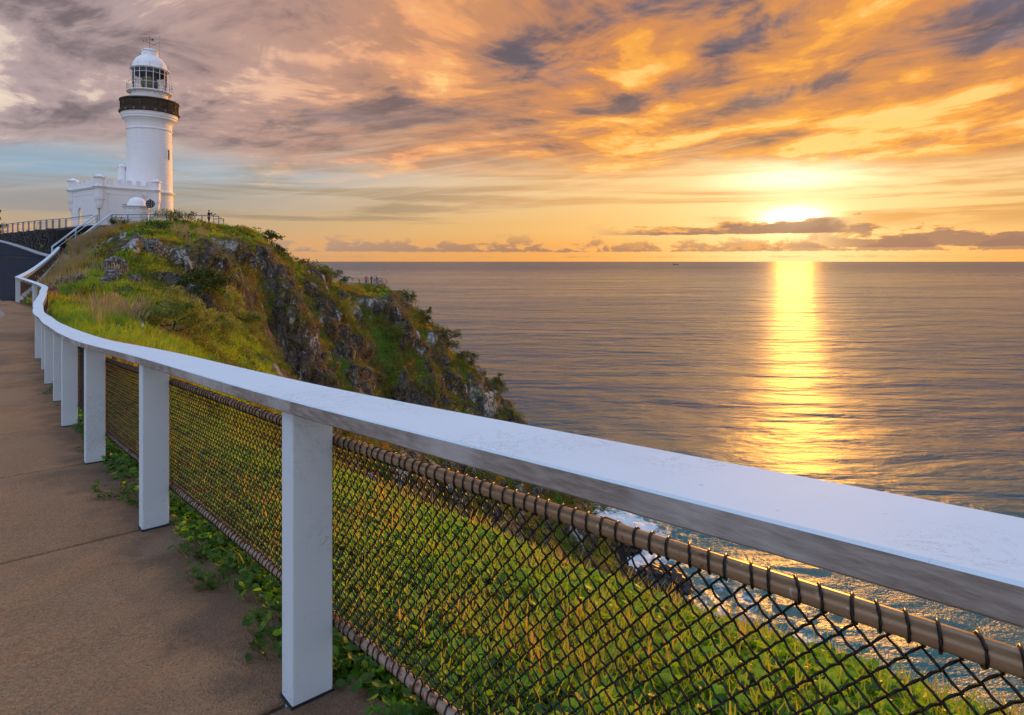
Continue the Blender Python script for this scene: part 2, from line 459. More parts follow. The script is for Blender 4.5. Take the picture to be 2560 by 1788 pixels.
def m_pipe():
    p = geo(); a = noise(p, 9, 5, .65); s = noise(vmap(p, scale=(40, 40, 40)), 1.0, 4, .7)
    c = mix(a, (.30, .205, .125), (.45, .33, .215)); c = mix(sstep(s, .60, .72) * .8, c, (.13, .050, .018))
    c = mix(sstep(noise(p, 70, 2), .66, .74) * .6, c, (.62, .60, .56))
    return pbr(c, .36, s, .15, .002, metal=.35, spec=.5)
M_PIPE = mat('weathered_pipe', m_pipe)
def m_pipe2():
    p = geo(); a = noise(p, 14, 5, .65)
    c = mix(a, (.25, .18, .13), (.42, .35, .28)); c = mix(sstep(noise(p, 30, 5, .7), .48, .60), c, (.16, .055, .02))
    return pbr(c, .5, a, .2, .002, metal=.3)
M_PIPER = mat('rusty_pipe', m_pipe2)
M_BLUERAIL = mat('blue_grey_paint', lambda: pbr(mix(noise(geo(), 2.0, 3), (.20, .25, .34), (.30, .35, .43)), .5))
M_DARKROOM = mat('dark_inside', lambda: pbr((.012, .014, .02), .9))
def m_dstone():
    p = geo(); o = rnd(); a = noise(p, 1.6, 5, .65); l = noise(p, 4.5, 4, .7)
    c = mix(o, (.016, .016, .020), (.052, .048, .048)); c = mix(sstep(a, .45, .7) * .6, c, (.045, .038, .032))
    c = mix(sstep(l, .62, .74) * .55, c, (.22, .23, .24))
    return pbr(c, .9, l, .5, .02)
M_DSTONE = mat('dark_wall_stone', m_dstone)
def m_gallery():
    p = geo(); a = noise(p, 1.2, 5, .6); s = noise(vmap(p, scale=(3, 3, .5)), 1.0, 4, .6)
    c = mix(a, (.032, .022, .015), (.085, .058, .036)); c = mix(sstep(s, .5, .75) * .6, c, (.015, .013, .012))
    return pbr(c, .9, noise(p, 6, 4), .4, .02)
M_GALLERY = mat('dark_trachyte', m_gallery)
def m_glass():
    g = node('ShaderNodeBsdfGlossy', 'BSDF', Color=(.9, .95, 1, 1), Roughness=.02)
    t = node('ShaderNodeBsdfTransparent', 'BSDF', Color=(.86, .90, .92, 1))
    f = node('ShaderNodeFresnel', 'Fac', IOR=1.35)
    m = S.nt.nodes.new('ShaderNodeMixShader'); S.put(m.inputs[0], f); S.put(m.inputs[1], t); S.put(m.inputs[2], g)
    return S(m.outputs[0])
M_GLASS = mat('lantern_glass', m_glass)
M_NAVY = mat('blue_black_panel', lambda: pbr((.018, .028, .05), .3))
M_LENS = mat('lens_prism_glass', lambda: pbr(mix(noise(geo(), 2.5, 4), (.10, .12, .03), (.55, .50, .12)), .12, spec=.8, metal=.35))
M_IRON = mat('dark_iron', lambda: pbr((.02, .022, .028), .5))
M_GREYMET = mat('grey_metal', lambda: pbr((.30, .31, .33), .45, metal=.3))
M_SHIP = mat('ship_hull', lambda: pbr((.05, .045, .05), .7))
# ------------------------------------------------------------------ line of the safety fence (foot of each post)
POSTS = [(2.11, -1.16, .27), (.67, .52, .148), (-.77, 2.20, 0), (-2.23, 3.86, -.105), (-3.69, 5.5, -.23), (-5.07, 7.1, -.33), (-6.55, 9.0, -.47),
         (-7.95, 10.75, -.56), (-9.5, 12.8, -.67), (-11.02, 14.7, -.72), (-12.5, 16.7, -.74), (-13.9, 18.6, -.74), (-15.2, 20.5, -.72),
         (-16.5, 22.4, -.68), (-17.85, 24.3, -.64), (-19.1, 26.1, -.57), (-20.35, 27.3, -.44), (-21.86, 28.3, -.22)]
N_NEAR = len(POSTS)
_a, _b = Vector(POSTS[-1]), Vector((-43.6, 61.6, 1.86))
for i in range(1, 19):
    t = i / 18; y = _a.y + (_b.y - _a.y) * t
    POSTS.append((_a.x + (_b.x - _a.x) * t - .25 * math.sin(math.pi * t), y, -.22 + .50 * t + 1.58 * t * t))
_sh = [.06, .06, .06, .06, .085, .13, .15, .15, .14, .12, .11, .10, .08, .06, .04, .02] + [0] * 30
POSTS = [Vector(p) + Vector((s, s * .35, 0)) for p, s in zip(POSTS, _sh)]
def spline(pts, per=8):
    pts = [Vector(p) for p in pts]; out = []
    for i in range(len(pts) - 1):
        p0, p1, p2, p3 = pts[max(i - 1, 0)], pts[i], pts[i + 1], pts[min(i + 2, len(pts) - 1)]
        if (p1 - p0).length < 1e-6: p0 = p1 * 2 - p2
        if (p3 - p2).length < 1e-6: p3 = p2 * 2 - p1
        for k in range(per):
            t = k / per
            out.append(.5 * ((2 * p1) + (p2 - p0) * t + (2 * p0 - 5 * p1 + 4 * p2 - p3) * t * t + (3 * p1 - p0 - 3 * p2 + p3) * t ** 3))
    out.append(pts[-1]); return out
FL = spline(POSTS[:N_NEAR], 6)[:-1] + spline(POSTS[N_NEAR - 1:], 4)
FLA = np.array([tuple(p) for p in FL])
def near_line(x, y, L):
    """nearest point of polyline L: distance, side (+ = right hand, the sea side), height there"""
    best = np.full(x.shape, 1e9); side = np.zeros(x.shape); z = np.zeros(x.shape)
    for a, b in zip(L[:-1], L[1:]):
        dx, dy = b[0] - a[0], b[1] - a[1]; l2 = dx * dx + dy * dy
        t = np.clip(((x - a[0]) * dx + (y - a[1]) * dy) / l2, 0, 1)
        ex, ey = x - a[0] - t * dx, y - a[1] - t * dy; d = np.hypot(ex, ey); k = d < best - 1e-9
        best = np.where(k, d, best); side = np.where(k, np.sign(dy * ex - dx * ey), side); z = np.where(k, a[2] + t * (b[2] - a[2]), z)
    return best, side, z
# wall that holds the lighthouse terrace up beside the road
WALL_B = [Vector((-44.9, 62.3, 2.1)), Vector((-48.2, 65.3, 2.45)), Vector((-53.5, 70.6, 3.0)), Vector((-60.8, 77.6, 3.75)), Vector((-68.5, 85.0, 4.4))]
WALL_T = [4.7, 4.75, 4.85, 5.0, 5.1]
# ------------------------------------------------------------------ headland: control heights, then a thin plate through them
CP = []
def cp(px, py, D): v = P(px, py, D); CP.append((v.x, v.y, v.z))
for t in ((150, 780, 28), (250, 800, 27), (330, 830, 25), (420, 880, 22), (300, 762, 33), (190, 748, 34), (400, 795, 32), (450, 840, 31), (520, 865, 50), (600, 930, 61), (700, 960, 72),
          (210, 690, 41), (300, 708, 40), (300, 655, 44.5), (400, 718, 43), (400, 645, 48.5), (500, 745, 47), (500, 645, 55), (250, 635, 52), (330, 602, 58), (420, 580, 63), (500, 598, 64), (300, 570, 66), (260, 590, 62),
          (360, 562, 70), (430, 559, 72), (500, 562, 74), (550, 566, 76), (585, 600, 74), (560, 680, 62), (630, 700, 68), (600, 780, 58), (650, 860, 58), (560, 820, 50),
          (650, 592, 80), (700, 645, 86), (745, 668, 95), (790, 692, 105), (850, 712, 115), (905, 716, 122), (945, 715, 124),
          (700, 760, 76), (750, 850, 78), (800, 930, 82), (850, 800, 96), (900, 900, 99), (950, 1000, 102), (950, 780, 113), (1000, 762, 128), (1050, 900, 119),
          (1100, 1000, 123), (1080, 830, 138), (1180, 925, 150), (1200, 1050, 138), (1250, 1010, 160), (1330, 1090, 176), (1300, 1150, 152), (1390, 1170, 188), (1500, 1290, 207),
          (1450, 1290, 178), (1550, 1420, 170), (1600, 1480, 155), (1400, 1350, 146), (1200, 1200, 116), (1500, 1500, 138), (1300, 1400, 115)):
    cp(*t)
# the far side of the headland, the terrace, the ground behind
CP += [(-36, 100, 2.0), (-45, 110, 1.0), (-24, 135, -6), (-30, 128, -3.2), (-14, 160, -40), (0, 175, -62), (12, 192, -82), (-10, 190, -82), (-30, 160, -40), (-50, 140, -25),
       (32, 215, -88), (50, 200, -92), (60, 160, -92), (70, 120, -92), (60, 90, -90), (0, 230, -92), (-40, 190, -80), (40, 160, -88),
       (-44, 76, 5.9), (-50, 78, 5.8), (-47, 84, 6.0), (-55, 84, 5.6), (-60, 90, 5.2), (-50, 95, 5.2), (-43, 90, 5.0), (-40, 82, 5.6), (-38, 74, 5.85), (-42, 70, 5.5), (-47, 70, 5.3), (-70, 100, 4), (-90, 90, 4)]
def off(i, d, dz):
    a, b = POSTS[max(i - 1, 0)], POSTS[min(i + 1, len(POSTS) - 1)]; t = b - a; t.z = 0; t.normalize()
    p = POSTS[i] + Vector((t.y, -t.x, 0)) * d; CP.append((p.x, p.y, POSTS[i].z + dz))
for i, k, q in ((0, 1.30, .92), (1, 1.28, .92), (2, 1.14, .90), (3, 1.02, .78), (4, .95, .72)):
    for d, z in ((.2, -.10), (1.3, -.50), (2.3, -.95), (3.0, -1.9), (4.2, -4.6), (8, -12), (16, -26), (28, -44)): off(i, d * k, z * (q if d < 4 else 1))
for d, z in ((.2, -.08), (2.2, -.70), (3.2, -2.6), (5.5, -7), (9, -14), (14, -21), (20, -27)): off(6, d, z)
for d, z in ((.2, -.08), (2.2, -.5), (3.6, -1.3), (5.5, -5.0), (9.0, -11.0), (15, -18)): off(9, d, z)
for d, z in ((.2, -.08), (3.0, -.6), (5.0, -2.4), (8.0, -7.5), (13, -14)): off(11, d, z)
for i in (12, 15, 18, 21, 24, 28, 32, 35): off(i, .4, -.05)
for i in (13, 14): off(i, 3, -.3)
for i in (20, 24, 28, 32): off(i, 3.2, .35)
CP += [(20, 10, -30), (35, 30, -60), (15, 40, -44), (30, 60, -75), (0, 50, -36), (5, 75, -48), (25, 100, -80), (20, 130, -78), (45, 5, -62), (30, -20, -30)]
CPA = np.array(CP)
def tps(d): return np.where(d > 1e-9, d * d * np.log(np.maximum(d, 1e-9)), 0)
def solve_rbf():
    c = CPA[:, :2]; n = len(c)
    K = tps(np.linalg.norm(c[:, None] - c[None], axis=2)) + np.eye(n) * 1.5
    Q = np.hstack([np.ones((n, 1)), c]); A = np.block([[K, Q], [Q.T, np.zeros((3, 3))]])
    return np.linalg.solve(A, np.concatenate([CPA[:, 2], np.zeros(3)]))
RW = solve_rbf()
def rbf(x, y):
    r = RW[-3] + RW[-2] * x + RW[-1] * y
    for k in range(len(CPA)): r = r + RW[k] * tps(np.hypot(x - CPA[k, 0], y - CPA[k, 1]))
    return r
def ground(x, y):
    """height of the bare ground, without rock relief"""
    x = np.asarray(x, float); y = np.asarray(y, float)
    h = rbf(x, y)
    d, s, z = near_line(x, y, FLA)
    right = s > 0
    k = sm(d, .0, 1.6)
    h = np.where(right, (z - .09 - .16 * d) * (1 - k) + h * k, h)
    # the road and footpath side
    wl = [(p.x, p.y, p.z) for p in WALL_B]
    dw, sw, zw = near_line(x, y, np.array([tuple(p) for p in [Vector((-43.6, 61.6, 1.86))] + WALL_B]))
    road = np.where(dw < d, zw, z) - .16
    left = (~right & (d <= dw + .05)) | ((sw < 0) & (dw < d)) | ((dw < .42) & (dw < d))
    h = np.where(left, road, h)
    terr = (sw > 0) & (dw < d) & ~left
    h = np.where(terr & (y > 62), np.minimum(h, 4.6 + np.clip(dw - .3, 0, 8) * .12), h)
    st = (x > -44.75) & (x < -42.75) & (y > 61.6) & (y < 68.6)
    h = np.where(st, np.minimum(h, 1.65 + np.clip(y - 62.2, 0, 6) * .568), h)
    return h, left, d
def build_terrain():
    an = np.radians(np.concatenate([np.linspace(-84, -44, 34)[:-1], np.linspace(-44, 19, 690), np.linspace(19, 75, 90)[1:]]))
    r0 = np.geomspace(.35, 12, 110)[:-1]; r1 = np.geomspace(12, 290, 470); rr = np.concatenate([r0, r1])
    R, A = np.meshgrid(rr, an, indexing='ij'); X = (R * np.sin(A)).ravel(); Y = (R * np.cos(A)).ravel()
    Z, left, d = ground(X, Y)
    nr, na = R.shape
    V = np.stack([X, Y, Z], 1)
    def normals(V):
        G = V.reshape(nr, na, 3); a = np.gradient(G, axis=0); b = np.gradient(G, axis=1)
        n = np.cross(b, a); n /= np.linalg.norm(n, axis=2)[..., None] + 1e-12
        n[n[..., 2] < 0] *= -1
        return n.reshape(-1, 3)
    Nn = normals(V); steep = 1 - Nn[:, 2]
    dist = R.ravel()
    # ---- relief: rock ribs and ledges where it is steep, hummocks elsewhere
    rib = sm(steep, .10, .34) * sm(dist, 26, 44)
    q = V.copy(); sdir = np.array([.55, -.35, .75])          # tilted bedding
    w = np.stack([q[:, 0], q[:, 1], q[:, 2] * .55], 1)
    big = fbm(w / 13.0, 3, .5, True)
    med = fbm(w / 4.6 + 5, 4, .55, True)
    bed = fbm(np.stack([(q @ sdir) / 1.5, (q[:, 0] + q[:, 1]) / 9, q[:, 2] / 9], 1), 3, .55, True)
    sml = fbm(V / 1.5 + 9, 3, .6)
    patch = sm(fbm(V / 9.0 + 31, 3, .55), -.25, .30)        # where rock breaks out of the turf
    hill = sm(V[:, 1], 64, 84) * (1 - .6 * np.exp(-((V[:, 0] + 28) / 9) ** 2) * (V[:, 2] > -10))
    rock = np.clip(rib * patch * (.45 + .55 * hill) * 1.1 + sm(steep, .45, .65) * .2 * (dist > 40), 0, 1)
    crag = sm(fbm(V / 6.0 + 77, 3, .5), .12, .42) * sm(dist, 30, 38) * sm(d, 2.5, 6) * (V[:, 1] < 70) * sm(V[:, 2], -3.5, -1.2) * (~left)
    rock = np.maximum(rock, crag * .9)
    rock = rock * (1 - sm(V[:, 2], 2.6, 4.6) * (V[:, 1] < 82))
    amp = rock * np.clip(dist / 60, .5, 1.6)
    dsp = amp * (big * .62 + med * .30 + bed * .30 + sml * .22)
    turf = (fbm(V / 3.2 + 3, 3) * .16 + fbm(V / .9 + 13, 2) * .05) * sm(d, .5, 3) * sm(dist, 6, 20) + fbm(V / .8 + 2, 2) * .03 * sm(d, .2, 1.0)
    dsp = dsp + turf * (1 - rock) * 1.3
    flat = left | ((X > -45.2) & (X < -42.6) & (Y > 61.3) & (Y < 68.8)) | ((X < -36) & (Y > 69) & (Y < 92) & (Z > 4.6) & (dist > 76))
    dsp = np.where(flat, 0, dsp)
    V = V + Nn * dsp[:, None]
    N2 = normals(V)
    lichen = sm(fbm(np.stack([V[:, 0], V[:, 1], V[:, 2] * .5], 1) / 3.0 + 51, 4, .6), .02, .45)
    lich2 = sm(fbm(V / 11 + 8, 2), -.2, .35)
    green = fbm(V / 7.0 + 21, 3, .5)
    blond = sm(fbm(V / 5.5 + 41, 3, .5), .05, .4) * (V[:, 1] < 66) * sm(dist, 22, 34)
    i = np.arange(nr * na).reshape(nr, na)
    F = np.stack([i[:-1, :-1], i[1:, :-1], i[1:, 1:], i[:-1, 1:]], -1).reshape(-1, 4)
    zc = V[F].mean(1)
    keep = (zc[:, 2] > SEA - 6)
    F = F[keep]
    me = big_mesh('headland', V, F, M_LAND, True, dict(rock=rock, lichen=lichen * lich2, green=green, blond=blond, cav=-(med * .5 + bed * .5)))
    o = link('headland', me); tag(o, kind='structure')
    return dict(V=V, N=N2, rock=rock, green=green, blond=blond, dist=dist, d=d, left=left, F=F, steep=1 - N2[:, 2], flat=flat)
def m_land():
    p = geo(); rk, li, gr, bl = attr('rock'), attr('lichen'), attr('green'), attr('blond')
    n1 = noise(p, .9, 5, .62); n2 = noise(p, 5, 4, .65); n3 = noise(p, .25, 3, .5)
    turf = mix(sstep(gr + (n1 - .5) * .8, -.35, .45), (.12, .10, .018), (.095, .175, .018))
    turf = mix(sstep(n3, .50, .66) * .55, turf, (.20, .135, .018))
    turf = mix(bl * sstep(n1, .3, .6) * .5, turf, (.34, .28, .10))
    turf = mix(sstep(n2, .45, .75) * .5, turf, (.025, .030, .008))
    ps = vmap(p, scale=(1, 1, .45))
    wv = S.nt.nodes.new('ShaderNodeVectorMath'); wv.operation = 'MULTIPLY_ADD'; S.put(wv.inputs[0], noise(p, 1.1, 4, .65, col=True)); wv.inputs[1].default_value = (1.6, 1.6, 1.6); S.put(wv.inputs[2], ps); ps = S(wv.outputs[0])
    crack = voro(ps, .75, 'DISTANCE_TO_EDGE'); crk2 = voro(ps, 2.1, 'DISTANCE_TO_EDGE'); cell = sep(voro(ps, 2.1, 'F1', 'Color'))[0]
    stone = mix(sstep(n1, .3, .7), (.040, .034, .028), (.15, .122, .09))
    stone = mix(sstep(cell, .2, .9) * .5, stone, (.18, .155, .125))
    stone = mix(sstep(noise(p, .5, 4, .6), .50, .60) * .7, stone, (.17, .12, .022))
    lm = sstep(li * .42 + (noise(ps, 3.0, 6, .78, .8) - .5) * 2.4, .20, .32)
    stone = mix(lm * .9, stone, (.62, .63, .60))
    stone = mix(fmath('MAXIMUM', sstep(crack, .09, .0) * .8, sstep(crk2, .06, .0) * .5), stone, (.010, .009, .008))
    up = sep(geo('Normal'))[2]
    cover = sstep(rk + (n1 - .5) * 1.1 + (up - .62) * -.8, .34, .50)
    low = sstep(sep(p)[2], SEA + 9, SEA + 2)
    stone = mix(low, stone, (.018, .016, .015))
    c = mix(fmath('MAXIMUM', cover, low), turf, stone)
    return pbr(c, .92, n2 + noise(p, 1.6, 4, .6) * 1.5 + sstep(crack, 0, .25) * 1.2 + sstep(crk2, 0, .2) * .6, .9, .22, spec=.2)
M_LAND = mat('headland_turf_and_rock', m_land)
T = build_terrain()

# ------------------------------------------------------------------ sea
def build_sea():
    an = np.radians(np.concatenate([np.linspace(-88, -36, 30)[:-1], np.linspace(-36, 41.5, 640), np.linspace(41.5, 88, 30)[1:]]))
    rr = np.concatenate([[1, 50], np.geomspace(90, 3600, 560), np.geomspace(4200, 500000, 22)])
    R, A = np.meshgrid(rr, an, indexing='ij'); X = (R * np.sin(A)).ravel(); Y = (R * np.cos(A)).ravel(); r = R.ravel()
    Z = np.zeros_like(X)
    rg = np.random.default_rng(5); step = r * .0066; fade0 = sm(-r, -3400, -1800)
    for k in range(20):                                                     # swell: many trains running in from the right ahead
        lam = 4.5 * 1.17 ** k; th = math.radians(rg.normal(204, 17)); amp = .017 * (lam / 4.5) ** .45
        kx, ky = math.sin(th) * 2 * math.pi / lam, math.cos(th) * 2 * math.pi / lam
        ph = kx * X + ky * Y + rg.uniform(0, 6.28) + 1.1 * np.sin(X * .011 * rg.uniform(.5, 1.5) + Y * .008 * rg.uniform(.5, 1.5) + k)
        Z += amp * sm(lam / np.maximum(step, 1e-6), 2.0, 4.5) * (1 - np.abs(np.sin(ph * .5)) * 2 + .27) * 1.0
    Z *= fade0
    i = np.arange(X.size).reshape(R.shape)
    F = np.stack([i[:-1, :-1], i[1:, :-1], i[1:, 1:], i[:-1, 1:]], -1).reshape(-1, 4)
    V = np.stack([X, Y, Z + SEA], 1)
    foam = np.zeros_like(X)
    k = (r > 95) & (r < 330) & (X > -20)
    h = rbf(X[k], Y[k]); foam[k] = sm(h, SEA - 17, SEA + .5)
    V[k, 2] += foam[k] * (fbm(V[k] / 4.0, 3) * .9 + .3)
    shal = np.zeros_like(X); shal[k] = sm(h, SEA - 22, SEA - 2)
    me = big_mesh('sea', V, F, M_SEA, True, dict(foam=foam, shal=shal))
    o = link('sea', me); tag(o, kind='structure')
def m_sea():
    p = geo(); x, y, z = sep(p)
    cd = fmath('SQRT', x * x + y * y)
    fo, sh = attr('foam'), attr('shal')
    q = vmap(p, rot=(0, 0, math.radians(-25)), scale=(.6, 1.0, 1))
    w1 = noise(q, .15, 4, .6, .4); w2 = noise(q, .55, 4, .62, .3); w3 = noise(q, .035, 3, .5, .3); w4 = noise(q, 2.0, 3, .6)
    q2 = vmap(p, rot=(0, 0, math.radians(8)), scale=(.34, 1, 1))
    w5 = noise(q2, .030, 4, .6, .3); w6 = noise(q2, .0085, 4, .6, .3)
    wind = noise(vmap(p, rot=(0, 0, math.radians(14)), scale=(.2, 1, 1)), .006, 4, .6, .5)           # patches of rougher and smoother water
    hgt = (1.0 - fmath('ABSOLUTE', w1 - .5) * 2.0) * 1.0 + (1.0 - fmath('ABSOLUTE', w2 - .5) * 2.0) * .75 + w3 * 3.0 + w4 * .55 + w5 * 19.0 + w6 * 44.0
    fb = noise(p, .33, 6, .68, 1.2); fr = noise(p, .11, 4, .6, 1.0)
    foam = sstep(fo * 1.05 + (fb - .5) * 1.5 + (fr - .5) * 1.1, .50, .92)
    near = sstep(cd, 420, 130)
    deep = mix(near, (.020, .072, .110), (.012, .125, .13))
    deep = mix(sh, deep, (.03, .16, .165))
    c = mix(foam, deep, (.72, .76, .78))
    rough = mix(foam, mix(sstep(cd, 300, 9000) * .8 + sstep(wind, .42, .62) * .2, (.15, .15, .15), (.36, .36, .36)), (.75, .75, .75))
    b = S.nt.nodes.new('ShaderNodeBump'); b.inputs['Distance'].default_value = 1.0
    S.put(b.inputs['Height'], hgt); S.put(b.inputs['Strength'], sstep(cd, 250, 4500, .95, .33) * lstep(wind, .35, .65, .7, 1.15))
    n = S.nt.nodes.new('ShaderNodeBsdfPrincipled')
    S.put(n.inputs['Base Color'], c); S.put(n.inputs['Roughness'], sep(rough)[0]); S.put(n.inputs['IOR'], 1.33)
    S.nt.links.new(b.outputs[0], n.inputs['Normal'])
    return S(n.outputs[0])
M_SEA = mat('sea_water', m_sea)
build_sea()
# ------------------------------------------------------------------ road, kerbs, footpath
def side_normals(pts):
    out = []
    for i in range(len(pts)):
        t = pts[min(i + 1, len(pts) - 1)] - pts[max(i - 1, 0)]; t.z = 0; t.normalize()
        out.append(Vector((t.y, -t.x, 0)))        # towards the sea side
    return out
PN = side_normals(POSTS)
PN[N_NEAR - 1] = (PN[N_NEAR - 2] * .5 + PN[N_NEAR] * .5).normalized()
path_l = [1.95] * 11 + [1.8, 1.65, 1.5, 1.35, 1.25, 1.2, .7]
path_r = [.17] * 15 + [.12, -.05, -.2]
def ribbon(name, L, R, mat_, zoff=0.0, sub=1, kind='structure'):
    V = []; F = []
    for a, b in zip(L, R):
        for k in range(sub + 1): V.append(a.lerp(b, k / sub) + Vector((0, 0, zoff)))
    for i in range(len(L) - 1):
        for k in range(sub):
            j = i * (sub + 1) + k; F.append((j, j + 1, j + sub + 2, j + sub + 1))
    me = bpy.data.meshes.new(name); me.from_pydata([tuple(v) for v in V], [], F); me.materials.append(mat_); me.update()
    o = link(name, me); tag(o, kind=kind); return o
path = bpy.data.objects.new('footpath', None); COL.objects.link(path); tag(path, kind='structure'); WORLD[path.name] = Matrix.Identity(4)
for i in range(N_NEAR - 1):
    a, b = POSTS[i], POSTS[i + 1]; g = .013
    t = (b - a).normalized(); mb = MB(); n = 9; edge = []
    vs = []
    for u in (0, .25, .5, .75, 1):
        c = a.lerp(b, u) + t * (g if u == 0 else (-g if u == 1 else 0))
        nn = PN[i].lerp(PN[i + 1], u).normalized(); l = path_l[i] + (path_l[i + 1] - path_l[i]) * u; r = path_r[i] + (path_r[i + 1] - path_r[i]) * u
        for k in range(n):
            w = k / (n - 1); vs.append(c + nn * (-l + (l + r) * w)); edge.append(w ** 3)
    top = len(vs)
    vs2 = [v - Vector((0, 0, .12)) for v in vs]
    fs = []
    for q in range(4):
        for k in range(n - 1):
            j = q * n + k; fs.append((j, j + 1, j + n + 1, j + n)); fs.append(tuple(x + top for x in (j + n, j + n + 1, j + 1, j)))
    ring = list(range(n)) + [n * q + n - 1 for q in range(1, 5)] + [4 * n + k for k in range(n - 2, -1, -1)] + [n * q for q in range(3, 0, -1)]
    for p, q in zip(ring, ring[1:] + ring[:1]): fs.append((q, p, p + top, q + top))
    mb.add(vs + vs2, fs)
    me = mb.mesh('slab', M_CONC)
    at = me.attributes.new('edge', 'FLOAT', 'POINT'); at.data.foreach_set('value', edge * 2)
    bevel(link('slab', me, path), .006)
# kerb and gutter between footpath and road
kl = [POSTS[i] - PN[i] * path_l[i] for i in range(N_NEAR)] + [Vector((-22.75, 28.5, -.21))]
kl[-2] = POSTS[N_NEAR - 1] - PN[N_NEAR - 1] * .62
kp = spline(kl, 4)
mb = MB(); mb.sweep(kp, [(-.155, -.25), (-.005, -.25), (-.005, .004), (-.14, .004), (-.155, -.012)]); k1 = mb.build('kerb', M_KERB); tag(k1, kind='structure')
gl = [p - n * .16 - Vector((0, 0, .105)) for p, n in zip(kp, side_normals(kp))]
gr = [p - n * .62 - Vector((0, 0, .125)) for p, n in zip(kp, side_normals(kp))]
ribbon('gutter', gr, gl, M_KERB)
far = [POSTS[i] - PN[i] * .32 for i in range(N_NEAR - 1, len(POSTS))]
def wl_pts(o): 
    ns = side_normals(WALL_B); return [p - n * o for p, n in zip(WALL_B, ns)]
rr = [p - Vector((0, 0, .004)) for p in gr[:-5]] + [Vector((-22.9, 28.6, -.30))] + [p + Vector((0, 0, -.07)) for p in far[1:]] + [p + Vector((0, 0, -.05)) for p in wl_pts(.3)]
rl = [p + Vector((-7.5, -5.0, .05 + max(0, p.y - 28) * .012)) for p in rr]
ribbon('road', rl, rr, M_ASPH, -.012, 6)
mb = MB(); wk = wl_pts(.32); mb.sweep(spline([Vector((-43.2, 61.3, 1.84))] + [p + Vector((0, 0, 0)) for p in wk], 4), [(-.2, -.2), (.2, -.2), (.2, .10), (-.17, .10), (-.2, .07)])
tag(mb.build('kerb', M_KERBW), kind='structure')

# ------------------------------------------------------------------ safety fence
RAIL_Z0, RAIL_T, RAIL_W = 1.0, .046, .215
fence = thing('safety_fence', 'long white timber fence with black chain-link mesh curving along the footpath', 'fence', tuple(POSTS[2]))
def pmat(p, n):
    y = Vector((-n.y, n.x, 0))
    return Matrix(((n.x, y.x, 0, p.x), (n.y, y.y, 0, p.y), (0, 0, 1, p.z), (0, 0, 0, 1)))
mb = MB(); mb.box((0, 0, (RAIL_Z0 - .12) / 2), (.145, .095, RAIL_Z0 + .12))
post_me = mb.mesh('post', M_WHITE)
for p, n in zip(POSTS, PN):
    bevel(link('post', post_me, fence, pmat(p + Vector((0, 0, 0)), n)), .006, 2)
mb = MB(); mb.box((0, 0, .006), (.153, .103, .012)); shoe = mb.mesh('post_shoe', M_IRON)
for p, n in list(zip(POSTS, PN))[1:9]: link('post_shoe', shoe, fence, pmat(p + Vector((0, 0, .0)), n))
def span(i, n=8):
    ctx = POSTS[max(0, i - 1):i + 3]; s = spline(ctx, n); k = n if i > 0 else 0
    if i == N_NEAR - 1: s = spline([POSTS[i], POSTS[i + 1], POSTS[i + 2]], n); k = 0
    if i == N_NEAR - 2: s = spline([POSTS[i - 1], POSTS[i], POSTS[i + 1]], n)
    return s[k:k + n + 1]
def rail_prof(): 
    w, c = RAIL_W / 2, .004
    return [(-w + c, 0), (w - c, 0), (w, c), (w, RAIL_T - c), (w - c, RAIL_T), (-w + c, RAIL_T), (-w, RAIL_T - c), (-w, c)]
for i in range(len(POSTS) - 1):
    s = span(i); s[0] = s[0] + (s[1] - s[0]).normalized() * .0015; s[-1] = s[-1] - (s[-1] - s[-2]).normalized() * .0015
    mb = MB(); mb.sweep([p + Vector((0, 0, RAIL_Z0)) for p in s], rail_prof())
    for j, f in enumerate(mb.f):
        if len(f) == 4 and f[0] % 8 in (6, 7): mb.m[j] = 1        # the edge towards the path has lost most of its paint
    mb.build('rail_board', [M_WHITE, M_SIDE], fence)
PIPE_T, PIPE_B, SEAW = .866, .225, .098
PIPE_R = .0172
def offset_line(s, d, z):
    return [p + n * d + Vector((0, 0, z)) for p, n in zip(s, side_normals(s))]
def chain(mb, base, z0, z1, pitch, r, sides, knuck):
    """woven zigzag wires between two heights above the line of points"""
    cum = [0]
    for a, b in zip(base[:-1], base[1:]): cum.append(cum[-1] + (b - a).length)
    L = cum[-1]; nw = int(L / pitch); nh = int(round((z1 - z0) / (pitch * .98))); dz = (z1 - z0) / nh; ns = side_normals(base)
    def at(d):
        d = min(max(d, 0), L - 1e-6); k = 0
        while cum[k + 1] < d: k += 1
        f = (d - cum[k]) / (cum[k + 1] - cum[k]); return base[k].lerp(base[k + 1], f), ns[k]
    for w in range(nw + 1):
        pts = []
        for h in range(nh + 1):
            sgn = 1 if ((h + w) % 2) == 0 else -1
            p, n = at(w * pitch + sgn * pitch * .54); jit = random.uniform(-.0012, .0012)
            pts.append(p + Vector((0, 0, z0 + dz * h + jit)) + n * (.0035 * (1 if w % 2 else -1)))
            if knuck and h < nh:                                       # the wire bows between two knuckles
                p2, n2 = at(w * pitch); pts.append(p2.lerp(p, .18) + Vector((0, 0, z0 + dz * (h + .5))) + n2 * (.004 * sgn))
        mb.tube(pts, r, sides, caps=False)
